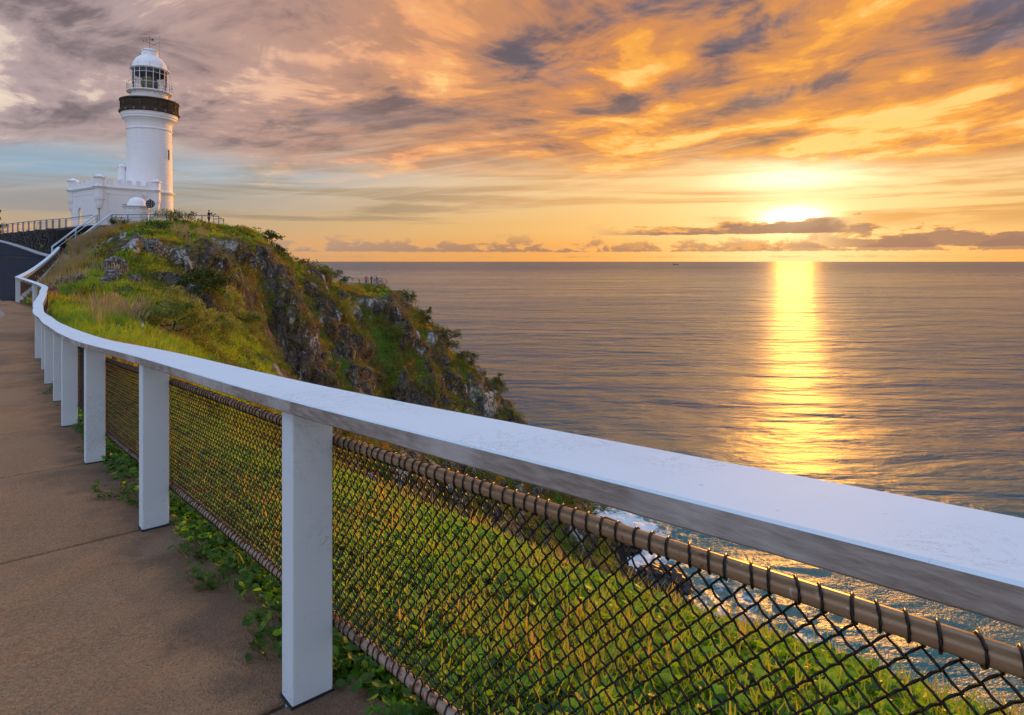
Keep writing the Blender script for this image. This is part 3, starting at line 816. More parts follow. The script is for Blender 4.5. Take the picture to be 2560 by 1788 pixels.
for i in range(len(POSTS) - 1):
    near = i <= 4; mid = i <= 16
    s = span(i, 8 if mid else 3)
    top = offset_line(s, SEAW, PIPE_T); bot = offset_line(s, SEAW, PIPE_B)
    mb = MB(); mb.tube(top, PIPE_R, 14 if near else 7); tp = mb.build('top_pipe', M_PIPE, fence, True)
    mb = MB(); mb.tube(bot, PIPE_R, 14 if near else 7); bp = mb.build('bottom_pipe', M_PIPER, fence, True)
    mb = MB(); base = offset_line(s, SEAW, 0)
    chain(mb, base, PIPE_B, PIPE_T, .0222 if i <= 7 else .042, .0025 if near else .0028, 5 if near else 3, near)
    tag(mb.build('wire_mesh', M_WIRE, fence, near), kind='stuff')
    if i <= 8:                                                          # wire ties wound round both pipes
        for line, par in ((top, tp), (bot, bp)):
            Lg = sum((b - a).length for a, b in zip(line[:-1], line[1:])); nt_ = int(Lg / .040); tie = MB()
            for k in range(nt_):
                d = (k + .5) * Lg / nt_ + random.uniform(-.006, .006); acc = 0
                for a, b in zip(line[:-1], line[1:]):
                    l = (b - a).length
                    if acc + l >= d: c = a.lerp(b, (d - acc) / l); t, r_, u = frame(b - a); break
                    acc += l
                m = 10 if near else 6; lean = random.uniform(.006, .014)
                ring = [c + t * lean * math.cos(x) + (r_ * math.cos(x) + u * math.sin(x)) * (PIPE_R + .0026) for x in [2 * math.pi * q / m for q in range(m)]]
                tie.tube(ring, .0026, 5, closed=True)
            tag(tie.build('tie_wire', M_WIRE, par, True), kind='stuff')
# ------------------------------------------------------------------ lighthouse
TX, TY = -46.7, 82.5
VA = math.atan2(-TY, -TX)                     # direction from the tower back to the viewer
tower = thing('lighthouse', 'tall round white lighthouse tower with dark stone gallery and glazed lantern', 'lighthouse', (TX, TY, 5.6))
C0 = (TX, TY, 0)
def lz(prof, name, m, seg=72, smooth=True, parent=tower):
    mb = MB(); mb.lathe(C0, prof, seg); o = mb.build(name, m, parent, smooth)
    if smooth: o.modifiers.new('edge', 'EDGE_SPLIT').split_angle = math.radians(32)
    return o
def courses(r0, r1, z0, z1, step):
    out = []; n = int((z1 - z0) / step)
    for i in range(n):
        for f in (0, .93, .95, .985):
            t = (i + f) / n; r = r0 + (r1 - r0) * t - (.022 if f in (.95, .985) else 0)
            out.append((r, z0 + (z1 - z0) * t))
    return out + [(r1, z1)]
lz(courses(2.74, 2.70, 5.2, 10.0, .42), 'base_drum', M_TOWER)
lz([(2.70, 9.95), (2.80, 9.98), (2.82, 10.08), (2.94, 10.16), (2.96, 10.30), (2.80, 10.36), (2.66, 10.42)], 'base_cornice', M_TOWER)
lz(courses(2.65, 2.545, 10.36, 18.25, .42), 'shaft', M_TOWER)
lz([(2.545, 18.2), (2.63, 18.24), (2.66, 18.34), (2.60, 18.42), (2.55, 18.5), (2.56, 18.9), (2.62, 19.15), (2.80, 19.42), (3.02, 19.6), (3.10, 19.64), (3.10, 19.86), (3.19, 19.92), (3.21, 20.2), (3.26, 20.25), (3.26, 20.34), (2.9, 20.36)], 'corbel_cornice', M_TOWER)
gal = lz([(2.9, 20.3), (3.36, 20.32), (3.42, 20.40), (3.42, 20.66), (3.33, 20.74), (3.26, 20.76), (3.26, 21.78), (3.33, 21.80), (3.40, 21.86), (3.40, 22.02), (3.30, 22.07), (3.02, 22.07), (3.02, 20.9), (2.0, 20.9)], 'gallery_parapet', M_GALLERY)
for k in range(18):
    a = 2 * math.pi * k / 18
    def blk(da, w, z0, z1, r=3.275, t=.10, name='gallery_block'):
        mb = MB(); c = a + da; mb.box((TX + r * math.cos(c), TY + r * math.sin(c), (z0 + z1) / 2), (t, w, z1 - z0), c); mb.build(name, M_GALLERY, gal)
    blk(0, .42, 20.77, 21.77, name='pilaster')
    for da, w in ((-.095, .10), (.095, .10), (2 * math.pi / 36, .14)): blk(da, w, 20.98, 21.55, 3.262, .07)
    mb = MB(); c = a + .17; mb.box((TX + 3.44 * math.cos(c), TY + 3.44 * math.sin(c), 20.53), (.12, .16, .18), c); mb.build('gallery_knob', M_KERB, gal)
lz([(2.09, 20.95), (2.09, 23.0), (2.16, 23.06), (2.16, 23.15)], 'lantern_drum', M_TOWER)
bal = lz([(2.0, 23.02), (2.52, 23.10), (2.60, 23.14), (2.60, 23.26), (2.0, 23.28)], 'balcony_floor', M_TOWER)
for k in range(16):
    a = 2 * math.pi * k / 16
    mb = MB(); p = Vector((math.cos(a), math.sin(a), 0)); mb.beam(Vector((TX, TY, 22.84)) + p * 2.1, Vector((TX, TY, 23.06)) + p * 2.5, .05, .08); mb.build('bracket', M_TOWER, bal)
rail = MB()
for z, r in ((24.25, .022), (23.82, .018)):
    rail.tube([(TX + 2.56 * math.cos(2 * math.pi * k / 64), TY + 2.56 * math.sin(2 * math.pi * k / 64), z) for k in range(64)], r, 6, closed=True)
br = rail.build('balcony_railing', M_BLUERAIL, tower, True)
for k in range(20):
    a = 2 * math.pi * k / 20; mb = MB(); mb.tube([(TX + 2.56 * math.cos(a), TY + 2.56 * math.sin(a), 23.2), (TX + 2.56 * math.cos(a), TY + 2.56 * math.sin(a), 24.25)], .022, 6); mb.build('baluster', M_BLUERAIL, br)
lant = lz([(2.02, 23.26), (2.05, 23.28), (2.05, 23.40), (1.99, 23.42), (1.99, 23.26)], 'lantern_sill', M_TOWER)
NB = 16
for z, r in ((25.52, .028), (26.05, .035), (24.3, .018)):
    mb = MB(); mb.tube([(TX + 2.0 * math.cos(2 * math.pi * k / 64), TY + 2.0 * math.sin(2 * math.pi * k / 64), z) for k in range(64)], r, 6, closed=True); mb.build('transom_ring', M_TOWER, lant, True)
for k in range(NB):
    a = VA + 2 * math.pi * (k + .5) / NB; mb = MB(); mb.beam((TX + 2.0 * math.cos(a), TY + 2.0 * math.sin(a), 23.3), (TX + 2.0 * math.cos(a), TY + 2.0 * math.sin(a), 26.1), .055, .06, (math.cos(a), math.sin(a), 0)); mb.build('glazing_bar', M_TOWER, lant)
    b = a + 2 * math.pi / NB
    for z0, z1 in ((23.42, 25.5), (25.54, 26.03)):
        mb = MB(); mb.add([(TX + 1.97 * math.cos(t), TY + 1.97 * math.sin(t), z) for t, z in ((a, z0), (b, z0), (b, z1), (a, z1))], [(0, 1, 2, 3)]); mb.build('pane', M_GLASS, lant)
lz([(1.80, 25.45), (1.84, 25.5), (1.84, 26.12), (.2, 26.2)], 'ceiling_band', M_NAVY, 48, parent=lant)
lens = []
for i in range(25):
    t = -1 + 2 * i / 24; r = .98 * math.sqrt(max(0, 1 - (t * .82) ** 2)); lens += [(r, 24.42 + t * 1.0), (r * .955, 24.42 + (t + .04) * 1.0)]
ln = lz(lens, 'fresnel_lens', M_LENS, 24, parent=lant)
for k in range(8):
    a = VA + .25 + 2 * math.pi * k / 8; mb = MB(); mb.tube([(TX + math.cos(a) * r * 1.01, TY + math.sin(a) * r * 1.01, z) for r, z in lens[::4]], .035, 5); mb.build('lens_frame', M_IRON, ln)
mb = MB(); a = VA + .62; mb.box((TX + .88 * math.cos(a), TY + .88 * math.sin(a), 24.5), (.12, .62, 1.75), a); mb.build('screen_panel', M_NAVY, lant)
lz([(.85, 22.0), (.85, 23.5), (.5, 23.5)], 'lens_pedestal', M_NAVY, 24, parent=lant)
dome = [(2.0, 26.08), (2.24, 26.10), (2.26, 26.17), (2.02, 26.22)]
for i in range(13):
    t = i / 12 * math.radians(62); dome.append((1.02 + .98 * (math.cos(t) - math.cos(math.radians(62))) / (1 - math.cos(math.radians(62))), 26.22 + 1.66 * math.sin(t) / math.sin(math.radians(62))))
dm = lz(dome, 'dome', M_TOWER, 48)
for k in range(10):
    a = 2 * math.pi * (k + .3) / 10; mb = MB(); mb.tube([(TX + 2.2 * math.cos(a), TY + 2.2 * math.sin(a), 26.1), (TX + 2.2 * math.cos(a), TY + 2.2 * math.sin(a), 26.75)], .014, 5); mb.build('lightning_spike', M_IRON, dm)
lz([(1.0, 27.85), (.98, 27.95), (.97, 28.5), (1.06, 28.5), (1.08, 28.57), (.75, 28.76), (.30, 28.92), (.02, 28.95)], 'vent', M_TOWER, 40)
X_ = Vector((TY, -TX, 0)).normalized()        # to the viewer's right
def tw(dx, z, dv=0.0): return Vector((TX, TY, z)) + X_ * dx - Vector((TX, TY, 0)).normalized() * dv
mb = MB(); mb.tube([tw(0, 28.9), tw(0, 30.4)], .028, 6); mb.tube([tw(0, 30.35), tw(0, 30.62)], [.05, .002], 6)
vane = mb.build('weather_vane', M_IRON, tower)
for p, q, r in ((tw(-.72, 29.78), tw(.56, 29.54), .02), (tw(-.38, 29.98), tw(.25, 30.1), .016), (tw(-.2, 29.6, .4), tw(.2, 29.7, -.4), .02)):
    mb = MB(); mb.tube([p, q], r, 5); mb.build('vane_arm', M_IRON, vane)
mb = MB(); c = tw(.30, 30.13); mb.add([c + X_ * x + Vector((0, 0, y)) + Vector((.01 * s, -.02 * s, 0)) for s in (-1, 1) for x, y in ((-.16, -.02), (.0, .12), (.16, .10), (.13, -.1), (-.02, -.12))], [(0, 1, 2, 3, 4), (9, 8, 7, 6, 5)] + [(i, 5 + i, 5 + (i + 1) % 5, (i + 1) % 5) for i in range(5)]); mb.build('vane_tail', M_IRON, vane)
for x, z in ((-.72, 29.8), (.56, 29.52), (-.38, 29.97)):
    mb = MB(); c = tw(x, z); mb.lathe(tuple(c), [(.01, -.07), (.075, 0), (.01, .09)], 8); mb.build('vane_letter', M_IRON, vane)
mb = MB(); mb.tube([tw(1.13, 27.6), tw(1.13, 30.75)], .022, 6); mb.lathe(tuple(tw(1.13, 30.75)), [(.0, -.06), (.06, 0), (.0, .08)], 8); mb.tube([tw(.1, 29.25), tw(1.13, 29.95)], .03, 5); mb.tube([tw(.97, 28.45), tw(1.13, 28.45)], .025, 5); mb.build('aerial', M_GREYMET, tower)
mb = MB(); mb.tube([tw(2.2, 26.1, .2), tw(2.95, 22.05, .5)], .012, 4); mb.build('stay_wire', M_GREYMET, tower)
def slit(parent, ang, r, z0, z1, w):
    """small arched window let into the round wall"""
    a = VA + ang; n = Vector((math.cos(a), math.sin(a), 0)); s = Vector((-n.y, n.x, 0)); c = Vector((TX, TY, 0)) + n * r
    arch = [(-w / 2, z0), (w / 2, z0)] + [(w / 2 * math.cos(t), z1 - w / 2 + w / 2 * math.sin(t)) for t in [math.pi * k / 8 for k in range(9)]]
    def ring(k, dn): return [c + n * dn + s * (x * k) + Vector((0, 0, z0 + (z - z0) * (1 + (k - 1) * .35))) for x, z in arch]
    m = len(arch); mb = MB(); o_, i_ = ring(1.35, .05), ring(1.0, .05); b_ = ring(1.0, -.12); o2 = ring(1.35, -.1)
    mb.add(o_ + i_ + b_ + o2, [(k, (k + 1) % m, m + (k + 1) % m, m + k) for k in range(m)] + [(m + k, m + (k + 1) % m, 2 * m + (k + 1) % m, 2 * m + k) for k in range(m)] + [(3 * m + k, 3 * m + (k + 1) % m, (k + 1) % m, k) for k in range(m)])
    w_ = mb.build('window', M_TOWER, parent)
    mb = MB(); mb.add(ring(.98, .012), [tuple(range(m))]); mb.build('pane', M_NAVY if z0 > 8 else M_DARKROOM, w_)
slit(tower, .93, 2.60, 14.55, 15.85, .34); slit(tower, 1.02, 2.72, 6.8, 8.0, .42)

# ------------------------------------------------------------------ battlemented lobby at the tower's foot
T1, T2, T3 = Vector((-53.9, 78.6, 0)), Vector((-48.0, 74.5, 0)), Vector((-43.9, 78.9, 0)); T4 = Vector((-48.9, 83.1, 0))
lobby = thing('lobby_building', 'low white battlemented building with corner turrets at the lighthouse foot', 'building', (T2.x, T2.y, 5.4))
def seg_box(mb, p, q, a, b, z0, z1, t, o=0.0):
    d = (q - p); L = d.length; d = d / L; n = Vector((d.y, -d.x, 0))
    u, v = p + d * a + n * o, p + d * b + n * o; c = (u + v) / 2
    mb.box((c.x, c.y, (z0 + z1) / 2), ((v - u).length, t, z1 - z0), math.atan2(d.y, d.x))
ZB, ZC, ZP, ZM = 5.0, 10.05, 10.70, 11.18
def lob_wall(p, q, door=None, opening=None, th=.40):
    L = (q - p).length; mb = MB(); zs = [ZB]; zz = 5.42
    d = (q - p).normalized(); n = Vector((d.y, -d.x, 0))
    spans = [(0, L)] if door is None else [(0, door[0]), (door[1], L)]
    if opening: spans = [(opening, L)]
    z = ZB
    while z < ZC - .05:                                                  # one course of blocks after another
        z1 = min(z + .40, ZC)
        for a, b in spans: seg_box(mb, p, q, a, b, z, z1 - .018, th, .2 - th / 2)
        for a, b in spans: seg_box(mb, p, q, a, b, z1 - .018, z1, th - .028, .2 - th / 2)
        z = z1
    if door:
        a, b, zt = door; w = (b - a) / 2; m = (a + b) / 2; prof = [(b, ZC), (a, ZC), (a, zt - w)] + [(m - w * math.cos(t), zt - w + w * math.sin(t)) for t in [math.pi * k / 12 for k in range(1, 12)]] + [(b, zt - w)]
        k = len(prof); vs = [p + d * x + n * o + Vector((0, 0, z_)) for o in (.2 - th, .2) for x, z_ in prof]
        # triangulated head of the arch as quads between the arch and the top edge
        fs = []
        idx = list(range(2, k))
        for f in (0, k):
            arch = [f + i for i in idx]
            for i in range(len(arch) - 1): fs.append((arch[i], arch[i + 1], f + (1 if i < len(arch) // 2 else 0)))
            fs.append((arch[len(arch) // 2], f, f + 1))
        for i in range(k): fs.append((i, (i + 1) % k, k + (i + 1) % k, k + i))
        mb.add(vs, fs)
    w_ = mb.build('wall', M_TOWER, lobby)
    if opening: return
    mb = MB(); seg_box(mb, p, q, -.05, L + .05, ZC, ZC + .13, .62); seg_box(mb, p, q, -.05, L + .05, ZC + .13, ZC + .24, .78); seg_box(mb, p, q, -.05, L + .05, ZC - .62, ZC - .55, .46); mb.build('cornice', M_TOWER, w_)
    mb = MB(); seg_box(mb, p, q, 0, L, ZC + .24, ZP, .34); mb.build('parapet', M_TOWER, w_)
    nm = 5; st = (L - 1.0) / nm
    for i in range(nm):
        a = .5 + st * (i + .28); mb = MB(); seg_box(mb, p, q, a, a + st * .5, ZP - .002, ZM, .34); mb.build('merlon', M_TOWER, w_)
lob_wall(T1, T2, (2.0, 3.0, 8.0), th=.12); lob_wall(T2, T3); lob_wall(T1, T4, opening=2.6)
def turret(p, zt, r, z0, name='turret', par=lobby, low=8.05):
    poly = lambda k: [(p.x + k * math.cos(t), p.y + k * math.sin(t)) for t in [math.pi / 8 + math.pi / 4 * i for i in range(8)]]
    mb = MB(); mb.lathe((p.x, p.y, 0), [(r * .62, low - .35), (r * .80, low), (r * .86, low + .42), (r, low + .8), (r, zt - .5)], 8, math.pi / 8, math.pi / 8 + 2 * math.pi); o = mb.build(name, M_TOWER, par)
    mb = MB(); mb.lathe((p.x, p.y, 0), [(r, zt - .52), (r * 1.24, zt - .44), (r * 1.26, zt - .32), (.02, zt)], 8, math.pi / 8, math.pi / 8 + 2 * math.pi); mb.build('cap', M_TOWER, o)
    if low < 9:
        mb = MB(); mb.lathe((p.x, p.y, 0), [(r, ZC - .02), (r * 1.3, ZC + .02), (r * 1.3, ZC + .13), (r * 1.52, ZC + .16), (r * 1.52, ZC + .24), (r, ZC + .28)], 8, math.pi / 8, math.pi / 8 + 2 * math.pi); mb.build('cornice', M_TOWER, o)
        for z in (low + .95, low + .72):
            mb = MB(); mb.lathe((p.x, p.y, 0), [(r, z - .03), (r * 1.08, z), (r, z + .04)], 8, math.pi / 8, math.pi / 8 + 2 * math.pi); mb.build('moulding', M_TOWER, o)
    return o
for p, zt in ((T1, 11.75), (T2, 11.72), (T3, 11.66)): turret(p, zt, .52, ZB)
pc = Vector((-49.6, 81.4, 0)); turret(pc, 13.95, .50, ZB, 'stair_turret', low=10.4)
mb = MB(); seg_box(mb, pc, Vector((TX, TY, 0)), .3, 1.2, 9.5, 13.0, .5); mb.build('stair_wall', M_TOWER, lobby)
mb = MB(); poly = [T1, T2, T3, T4]; mb.prism([(p.x, p.y) for p in poly], ZC - .1, ZC + .1); mb.build('roof', M_TOWER, lobby)
d_ = (T3 - T2).normalized(); n_ = Vector((d_.y, -d_.x, 0))
for u in (.75, 4.6):
    c = T2 + d_ * u + n_ * .27; mb = MB(); mb.tube([(c.x, c.y, 5.4), (c.x, c.y, 9.5)], .05, 8); mb.box((c.x, c.y, 9.6), (.3, .22, .26), math.atan2(d_.y, d_.x)); mb.build('downpipe', M_TOWER, lobby)
c = T2 + d_ * 2.55 + n_ * .19; w_ = MB(); w_.box((c.x, c.y, 8.22), (.62, .07, .46), math.atan2(d_.y, d_.x)); wn = w_.build('window', M_TOWER, lobby)
mb = MB(); c2 = c + n_ * .03; mb.box((c2.x, c2.y, 8.17), (.42, .04, .26), math.atan2(d_.y, d_.x)); mb.build('pane', M_NAVY, wn)
# domed annexe
ax = thing('domed_annexe', 'small white annexe with a half-round dome roof before the lobby wall', 'building', (-41.6, 71.0, 5.2))
mb = MB(); mb.lathe((-41.6, 71.0, 0), [(1.28, 4.6), (1.28, 7.25), (1.34, 7.3), (1.34, 7.42), (1.52, 7.52), (1.54, 7.64), (.9, 7.70)], 8, math.pi / 8 + .35, math.pi / 8 + .35 + 2 * math.pi); wl = mb.build('wall', M_TOWER, ax)
for k in range(8):
    for f in (-.5, .5):
        a = .35 + math.pi / 4 * k + f * .4; mb = MB(); r = 1.24; mb.box((-41.6 + r * math.cos(a), 71.0 + r * math.sin(a), 7.06), (.16, .13, .34), .35 + math.pi / 4 * k); mb.build('bracket', M_TOWER, wl)
mb = MB(); mb.lathe((-41.6, 71.0, 7.68), [(.94 * math.cos(t), .98 * math.sin(t)) for t in [math.pi / 2 * i / 12 for i in range(13)]], 40); mb.build('dome', M_TOWER, ax, True)
# round black daymark on its post
dk = thing('round_marker', 'round black marker disc with rows of white dots on a white post', 'marker', (-39.57, 70.0, 5.3))
vn = Vector((39.57, -70, 0)).normalized(); vs_ = Vector((-vn.y, vn.x, 0))
def disc(mb, c, r, t, seg=28):
    pts = [c + vs_ * r * math.cos(a) + Vector((0, 0, r * math.sin(a))) for a in [2 * math.pi * k / seg for k in range(seg)]]
    mb.add([p - vn * t for p in pts] + [p + vn * t for p in pts], [tuple(range(seg))[::-1], tuple(range(seg, 2 * seg))] + [(k, (k + 1) % seg, seg + (k + 1) % seg, seg + k) for k in range(seg)])
cc = Vector((-39.57, 70.0, 7.8)); mb = MB(); disc(mb, cc, .45, .03); mb.box((cc.x, cc.y, 8.28), (.12, .06, .12), math.atan2(vs_.y, vs_.x)); ds = mb.build('disc', M_IRON, dk)
for r, n in ((.16, 4), (.33, 8)):
    for k in range(n):
        a = 2 * math.pi * k / n + (.3 if n == 8 else .78); mb = MB(); disc(mb, cc + vs_ * r * math.cos(a) + Vector((0, 0, r * math.sin(a))) + vn * .03, .036, .006, 10); mb.build('dot', M_TOWER, ds)
mb = MB(); mb.tube([(-39.57, 70.03, 4.9), (-39.57, 70.03, 7.4)], .05, 8); mb.build('post', M_WHITE, dk)

# ------------------------------------------------------------------ stairs, terrace wall and railings
stairs = thing('stairs', 'dark stone steps climbing from the road to the lighthouse terrace', 'stairs', (-43.7, 62.2, 1.8))
NS = 17
for i in range(NS):
    t = i / (NS - 1); y = 62.2 + 5.9 * t; z = 2.0 + 3.35 * t
    mb = MB(); mb.box((-43.62 + .1 * t, y, z - .6), (1.46, .42, 1.2)); bevel(mb.build('step', M_DSTONE, stairs), .015)
def railing(name, label, pts, h, m, postw=.10, railw=.11, low=(.55,), group=None, thin=.05, posts=None, railh=.07):
    o = thing(name, label, 'railing', tuple(pts[0]), group)
    for i in (posts if posts is not None else range(len(pts))):
        p = pts[i]; mb = MB(); mb.box((p[0], p[1], p[2] + h / 2 - .1), (postw, postw, h + .2 - .02), .4); mb.build('post', m, o)
    mb = MB(); mb.sweep([Vector(p) + Vector((0, 0, h)) for p in pts], [(-railw / 2, -railh / 2), (railw / 2, -railh / 2), (railw / 2, railh / 2), (-railw / 2, railh / 2)]); mb.build('top_rail', m, o)
    for l in low:
        mb = MB(); mb.tube([Vector(p) + Vector((0, 0, l)) for p in pts], thin / 2, 6); mb.build('lower_rail', m, o)
    return o
def stair_line(xb, xt): return [Vector((xb, 61.9, 1.86)), Vector(((xb + xt) / 2, 65.1, 3.74)), Vector((xt, 68.2, 5.5))]
railing('stair_railing', 'white handrail up the left side of the terrace steps', stair_line(-44.48, -44.3), 1.05, M_WHITE, .13, .13, (.62,), 'handrails of the steps', .07, railh=.12)
railing('stair_railing', 'white handrail up the right side of the terrace steps, next to the grass', stair_line(-42.98, -42.75), 1.05, M_WHITE, .13, .13, (.80,), 'handrails of the steps', .07, railh=.12)
def frail(lst): return [Vector((P(x, y, D).x, D, P(x, y, D).z - 1.02)) for x, y, D in lst]
rl1 = frail([(280, 537, 68), (319.6, 537, 69), (375, 536.5, 70), (439, 538, 71.5), (505, 539, 73.5), (547, 541, 75.5), (559, 546, 78), (535, 548, 82)])
railing('terrace_railing', 'pale blue-grey railing round the grassy hilltop by the viewing person', rl1, 1.02, M_BLUERAIL, .12, .13, (.72, .3), railh=.10, thin=.04)
tl = [Vector((-44.3, 68.3, 5.5)), Vector((-48.0, 68.9, 5.12))]
n_t = 13
for i in range(1, n_t):
    t = i / (n_t - 1); tl.append(Vector((-48.0 - 19.5 * t, 68.9 + 15.2 * t, 5.12 + .12 * math.sin(t * 3) + .1 * t)))
tr = railing('terrace_railing', 'long blue-grey railing along the top of the dark stone wall', tl, 1.0, M_BLUERAIL, .17, .13, (.80, .1), thin=.035)
for a, b in zip(tl[:-1], tl[1:]):
    mb = MB(); L = (b - a).length; n = int(L / .13)
    for k in range(1, n): p = a.lerp(b, k / n); mb.tube([p + Vector((0, 0, .1)), p + Vector((0, 0, .8))], .006, 3, caps=False)
    tag(mb.build('wire_infill', M_GREYMET, tr), kind='stuff')
# terrace retaining wall of dark stones
tw_ = thing('retaining_wall', 'dark rubble stone retaining wall beside the road below the terrace', 'wall', tuple(WALL_B[0]))
mb = MB(); rg = random.Random(4)
sd = side_normals(WALL_B); V_ = []
for p, n, zt in zip(WALL_B, sd, WALL_T): V_ += [p - n * .0 + Vector((0, 0, -.3)), Vector((p.x, p.y, zt)), Vector((p.x, p.y, zt)) + n * .55, p + n * .55 + Vector((0, 0, -.3))]
mb.add(V_, [(4 * i + a, 4 * i + b, 4 * i + 4 + b, 4 * i + 4 + a) for i in range(len(WALL_B) - 1) for a, b in ((0, 1), (1, 2), (2, 3))] + [(0, 3, 2, 1), (16, 17, 18, 19)])
core = mb.build('wall_core', M_DSTONE, tw_)
mb = MB(); mb.add([(-45.15, 62.4, 1.6), (-44.62, 62.4, 1.6), (-44.62, 68.6, 1.6), (-45.15, 68.6, 1.6), (-45.15, 62.4, 4.68), (-44.62, 62.4, 4.5), (-44.62, 68.6, 5.35), (-45.15, 68.6, 5.4)], [(0, 3, 2, 1), (4, 5, 6, 7), (0, 1, 5, 4), (1, 2, 6, 5), (2, 3, 7, 6), (3, 0, 4, 7)]); mb.build('return_wall', M_DSTONE, tw_)
smesh = []
for k in range(8):
    mb = MB(); mb.box((0, 0, 0), (1, 1, 1)); mb.v = [(x * rg.uniform(.75, 1.0) * (.95), y * rg.uniform(.6, 1), z * rg.uniform(.75, 1.0)) for x, y, z in mb.v]; smesh.append(mb.mesh('stone', M_DSTONE))
cnt = 0
for i in range(len(WALL_B) - 1):
    a, b = WALL_B[i], WALL_B[i + 1]; L = (b - a).length; d = (b - a); d.z = 0; d.normalize(); ang = math.atan2(d.y, d.x)
    row = 0; z = 0
    while True:
        hgt = rg.uniform(.26, .40); u = rg.uniform(-.3, 0) if i else 0
        done = True
        while u < L:
            w = rg.uniform(.35, .8); t = (u + w / 2) / L; zb = a.z + (b.z - a.z) * t; zt = WALL_T[i] + (WALL_T[i + 1] - WALL_T[i]) * t
            if zb + z + hgt < zt + .1 and cnt < 300 and t < 1.0:
                done = False; p = a.lerp(b, t); mt = Matrix.Translation((p.x, p.y, zb + z + hgt / 2)) @ Matrix.Rotation(ang, 4, 'Z') @ Matrix.Diagonal((w * 1.02, rg.uniform(.16, .34), hgt * 1.04, 1)).to_4x4()
                link('stone', rg.choice(smesh), tw_, mt); cnt += 1
            u += w
        z += hgt
        if done: break
# ------------------------------------------------------------------ foliage materials
def leafmat(name, c1, c2, t1, t2, k=.45, rough=.5):
    def f():
        r = rnd(); n = noise(geo(), 1.3, 3, .6)
        m = fmath('ADD', r * .7, n * .6 - .15)
        return leafsh(mix(m, c1, c2), mix(m, t1, t2), rough, k)
    return mat(name, f)
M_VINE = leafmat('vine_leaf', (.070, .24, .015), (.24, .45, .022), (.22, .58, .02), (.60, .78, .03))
M_VINED = leafmat('shaded_vine_leaf', (.025, .085, .012), (.055, .14, .020), (.06, .20, .02), (.10, .26, .03), .35)  # deeper green creeper leaf, mixed among the bright ones and along the path edge
M_BLADE = leafmat('grass_blade', (.14, .34, .02), (.40, .42, .03), (.36, .60, .03), (.90, .70, .05), .5)
M_TURF = leafmat('hill_grass', (.12, .30, .02), (.26, .38, .025), (.34, .52, .02), (.66, .60, .03), .5)
M_GOLD = leafmat('golden_grass', (.24, .19, .018), (.34, .22, .025), (.55, .38, .02), (.70, .42, .03), .5)
M_BLOND = leafmat('blond_seed_grass', (.55, .44, .22), (.66, .52, .32), (.50, .34, .14), (.62, .42, .2), .5)
M_SCRUB = leafmat('scrub_leaf', (.045, .085, .016), (.14, .19, .03), (.10, .16, .01), (.26, .28, .03), .35)
M_HEATH = leafmat('brown_heath', (.13, .085, .014), (.24, .16, .022), (.28, .16, .015), (.46, .28, .03), .35)
M_BARK = mat('bark', lambda: pbr(mix(noise(geo(), 4, 4), (.035, .026, .018), (.09, .07, .05)), .9))
M_DRY = leafmat('dry_blade', (.36, .27, .04), (.55, .38, .07), (.80, .52, .05), (.95, .62, .08), .5)
M_OLIVE0 = leafmat('olive_scrub', (.075, .11, .02), (.18, .19, .035), (.2, .24, .03), (.38, .34, .04), .4)
rv = random.Random(21)
def blade(mb, base, az, lean, L, w, seg=3, curl=.8):
    d = Vector((math.cos(az), math.sin(az), 0)); s = Vector((-d.y, d.x, 0)); vs = []; p = Vector(base); a = lean
    for i in range(seg + 1):
        k = w * (1 - (i / seg) ** 1.6) * .5 + .0006
        vs += [p - s * k, p + s * k]
        p = p + (d * math.sin(a) + Vector((0, 0, 1)) * math.cos(a)) * (L / seg); a += curl / seg * rv.uniform(.5, 1.3)
    mb.add(vs, [(2 * i, 2 * i + 1, 2 * i + 3, 2 * i + 2) for i in range(seg)])
def leaf(mb, c, n, u, size, lobes=True):
    """broad leaf: c stalk end, n facing, u towards the tip"""
    n = n.normalized(); u = (u - n * u.dot(n)).normalized(); s = n.cross(u)
    out = [(0, .0), (.30, -.10), (.52, .18), (.44, .46), (.20, .62), (.0, .52 if lobes else .95), (-.20, .62), (-.44, .46), (-.52, .18), (-.30, -.10)] if lobes else [(0, 0), (.22, .2), (.27, .45), (.15, .8), (0, 1), (-.15, .8), (-.27, .45), (-.22, .2)]
    mid = c + u * .3 * size - n * .06 * size
    vs = [mid] + [c + s * x * size + u * y * size + n * (abs(x) * .22) * size for x, y in out]
    k = len(out); mb.add(vs, [(0, 1 + i, 1 + (i + 1) % k) for i in range(k)])
def leaf4(mb, c, n, u, size, w=.45):
    n = n.normalized(); u = (u - n * u.dot(n)).normalized(); s = n.cross(u)
    mb.add([c, c + s * w * size + u * .45 * size + n * .1 * size, c + u * size, c - s * w * size + u * .45 * size + n * .1 * size], [(0, 1, 2, 3)])
def rdir(zmin=-1.0):
    while True:
        v = Vector((rv.gauss(0, 1), rv.gauss(0, 1), rv.gauss(0, 1))).normalized()
        if v.z >= zmin: return v
def lib(name, makers):
    c = bpy.data.collections.new(name)
    for i, me in enumerate(makers):
        o = bpy.data.objects.new('%s_%02d' % (name, i), me); c.objects.link(o)
    return c
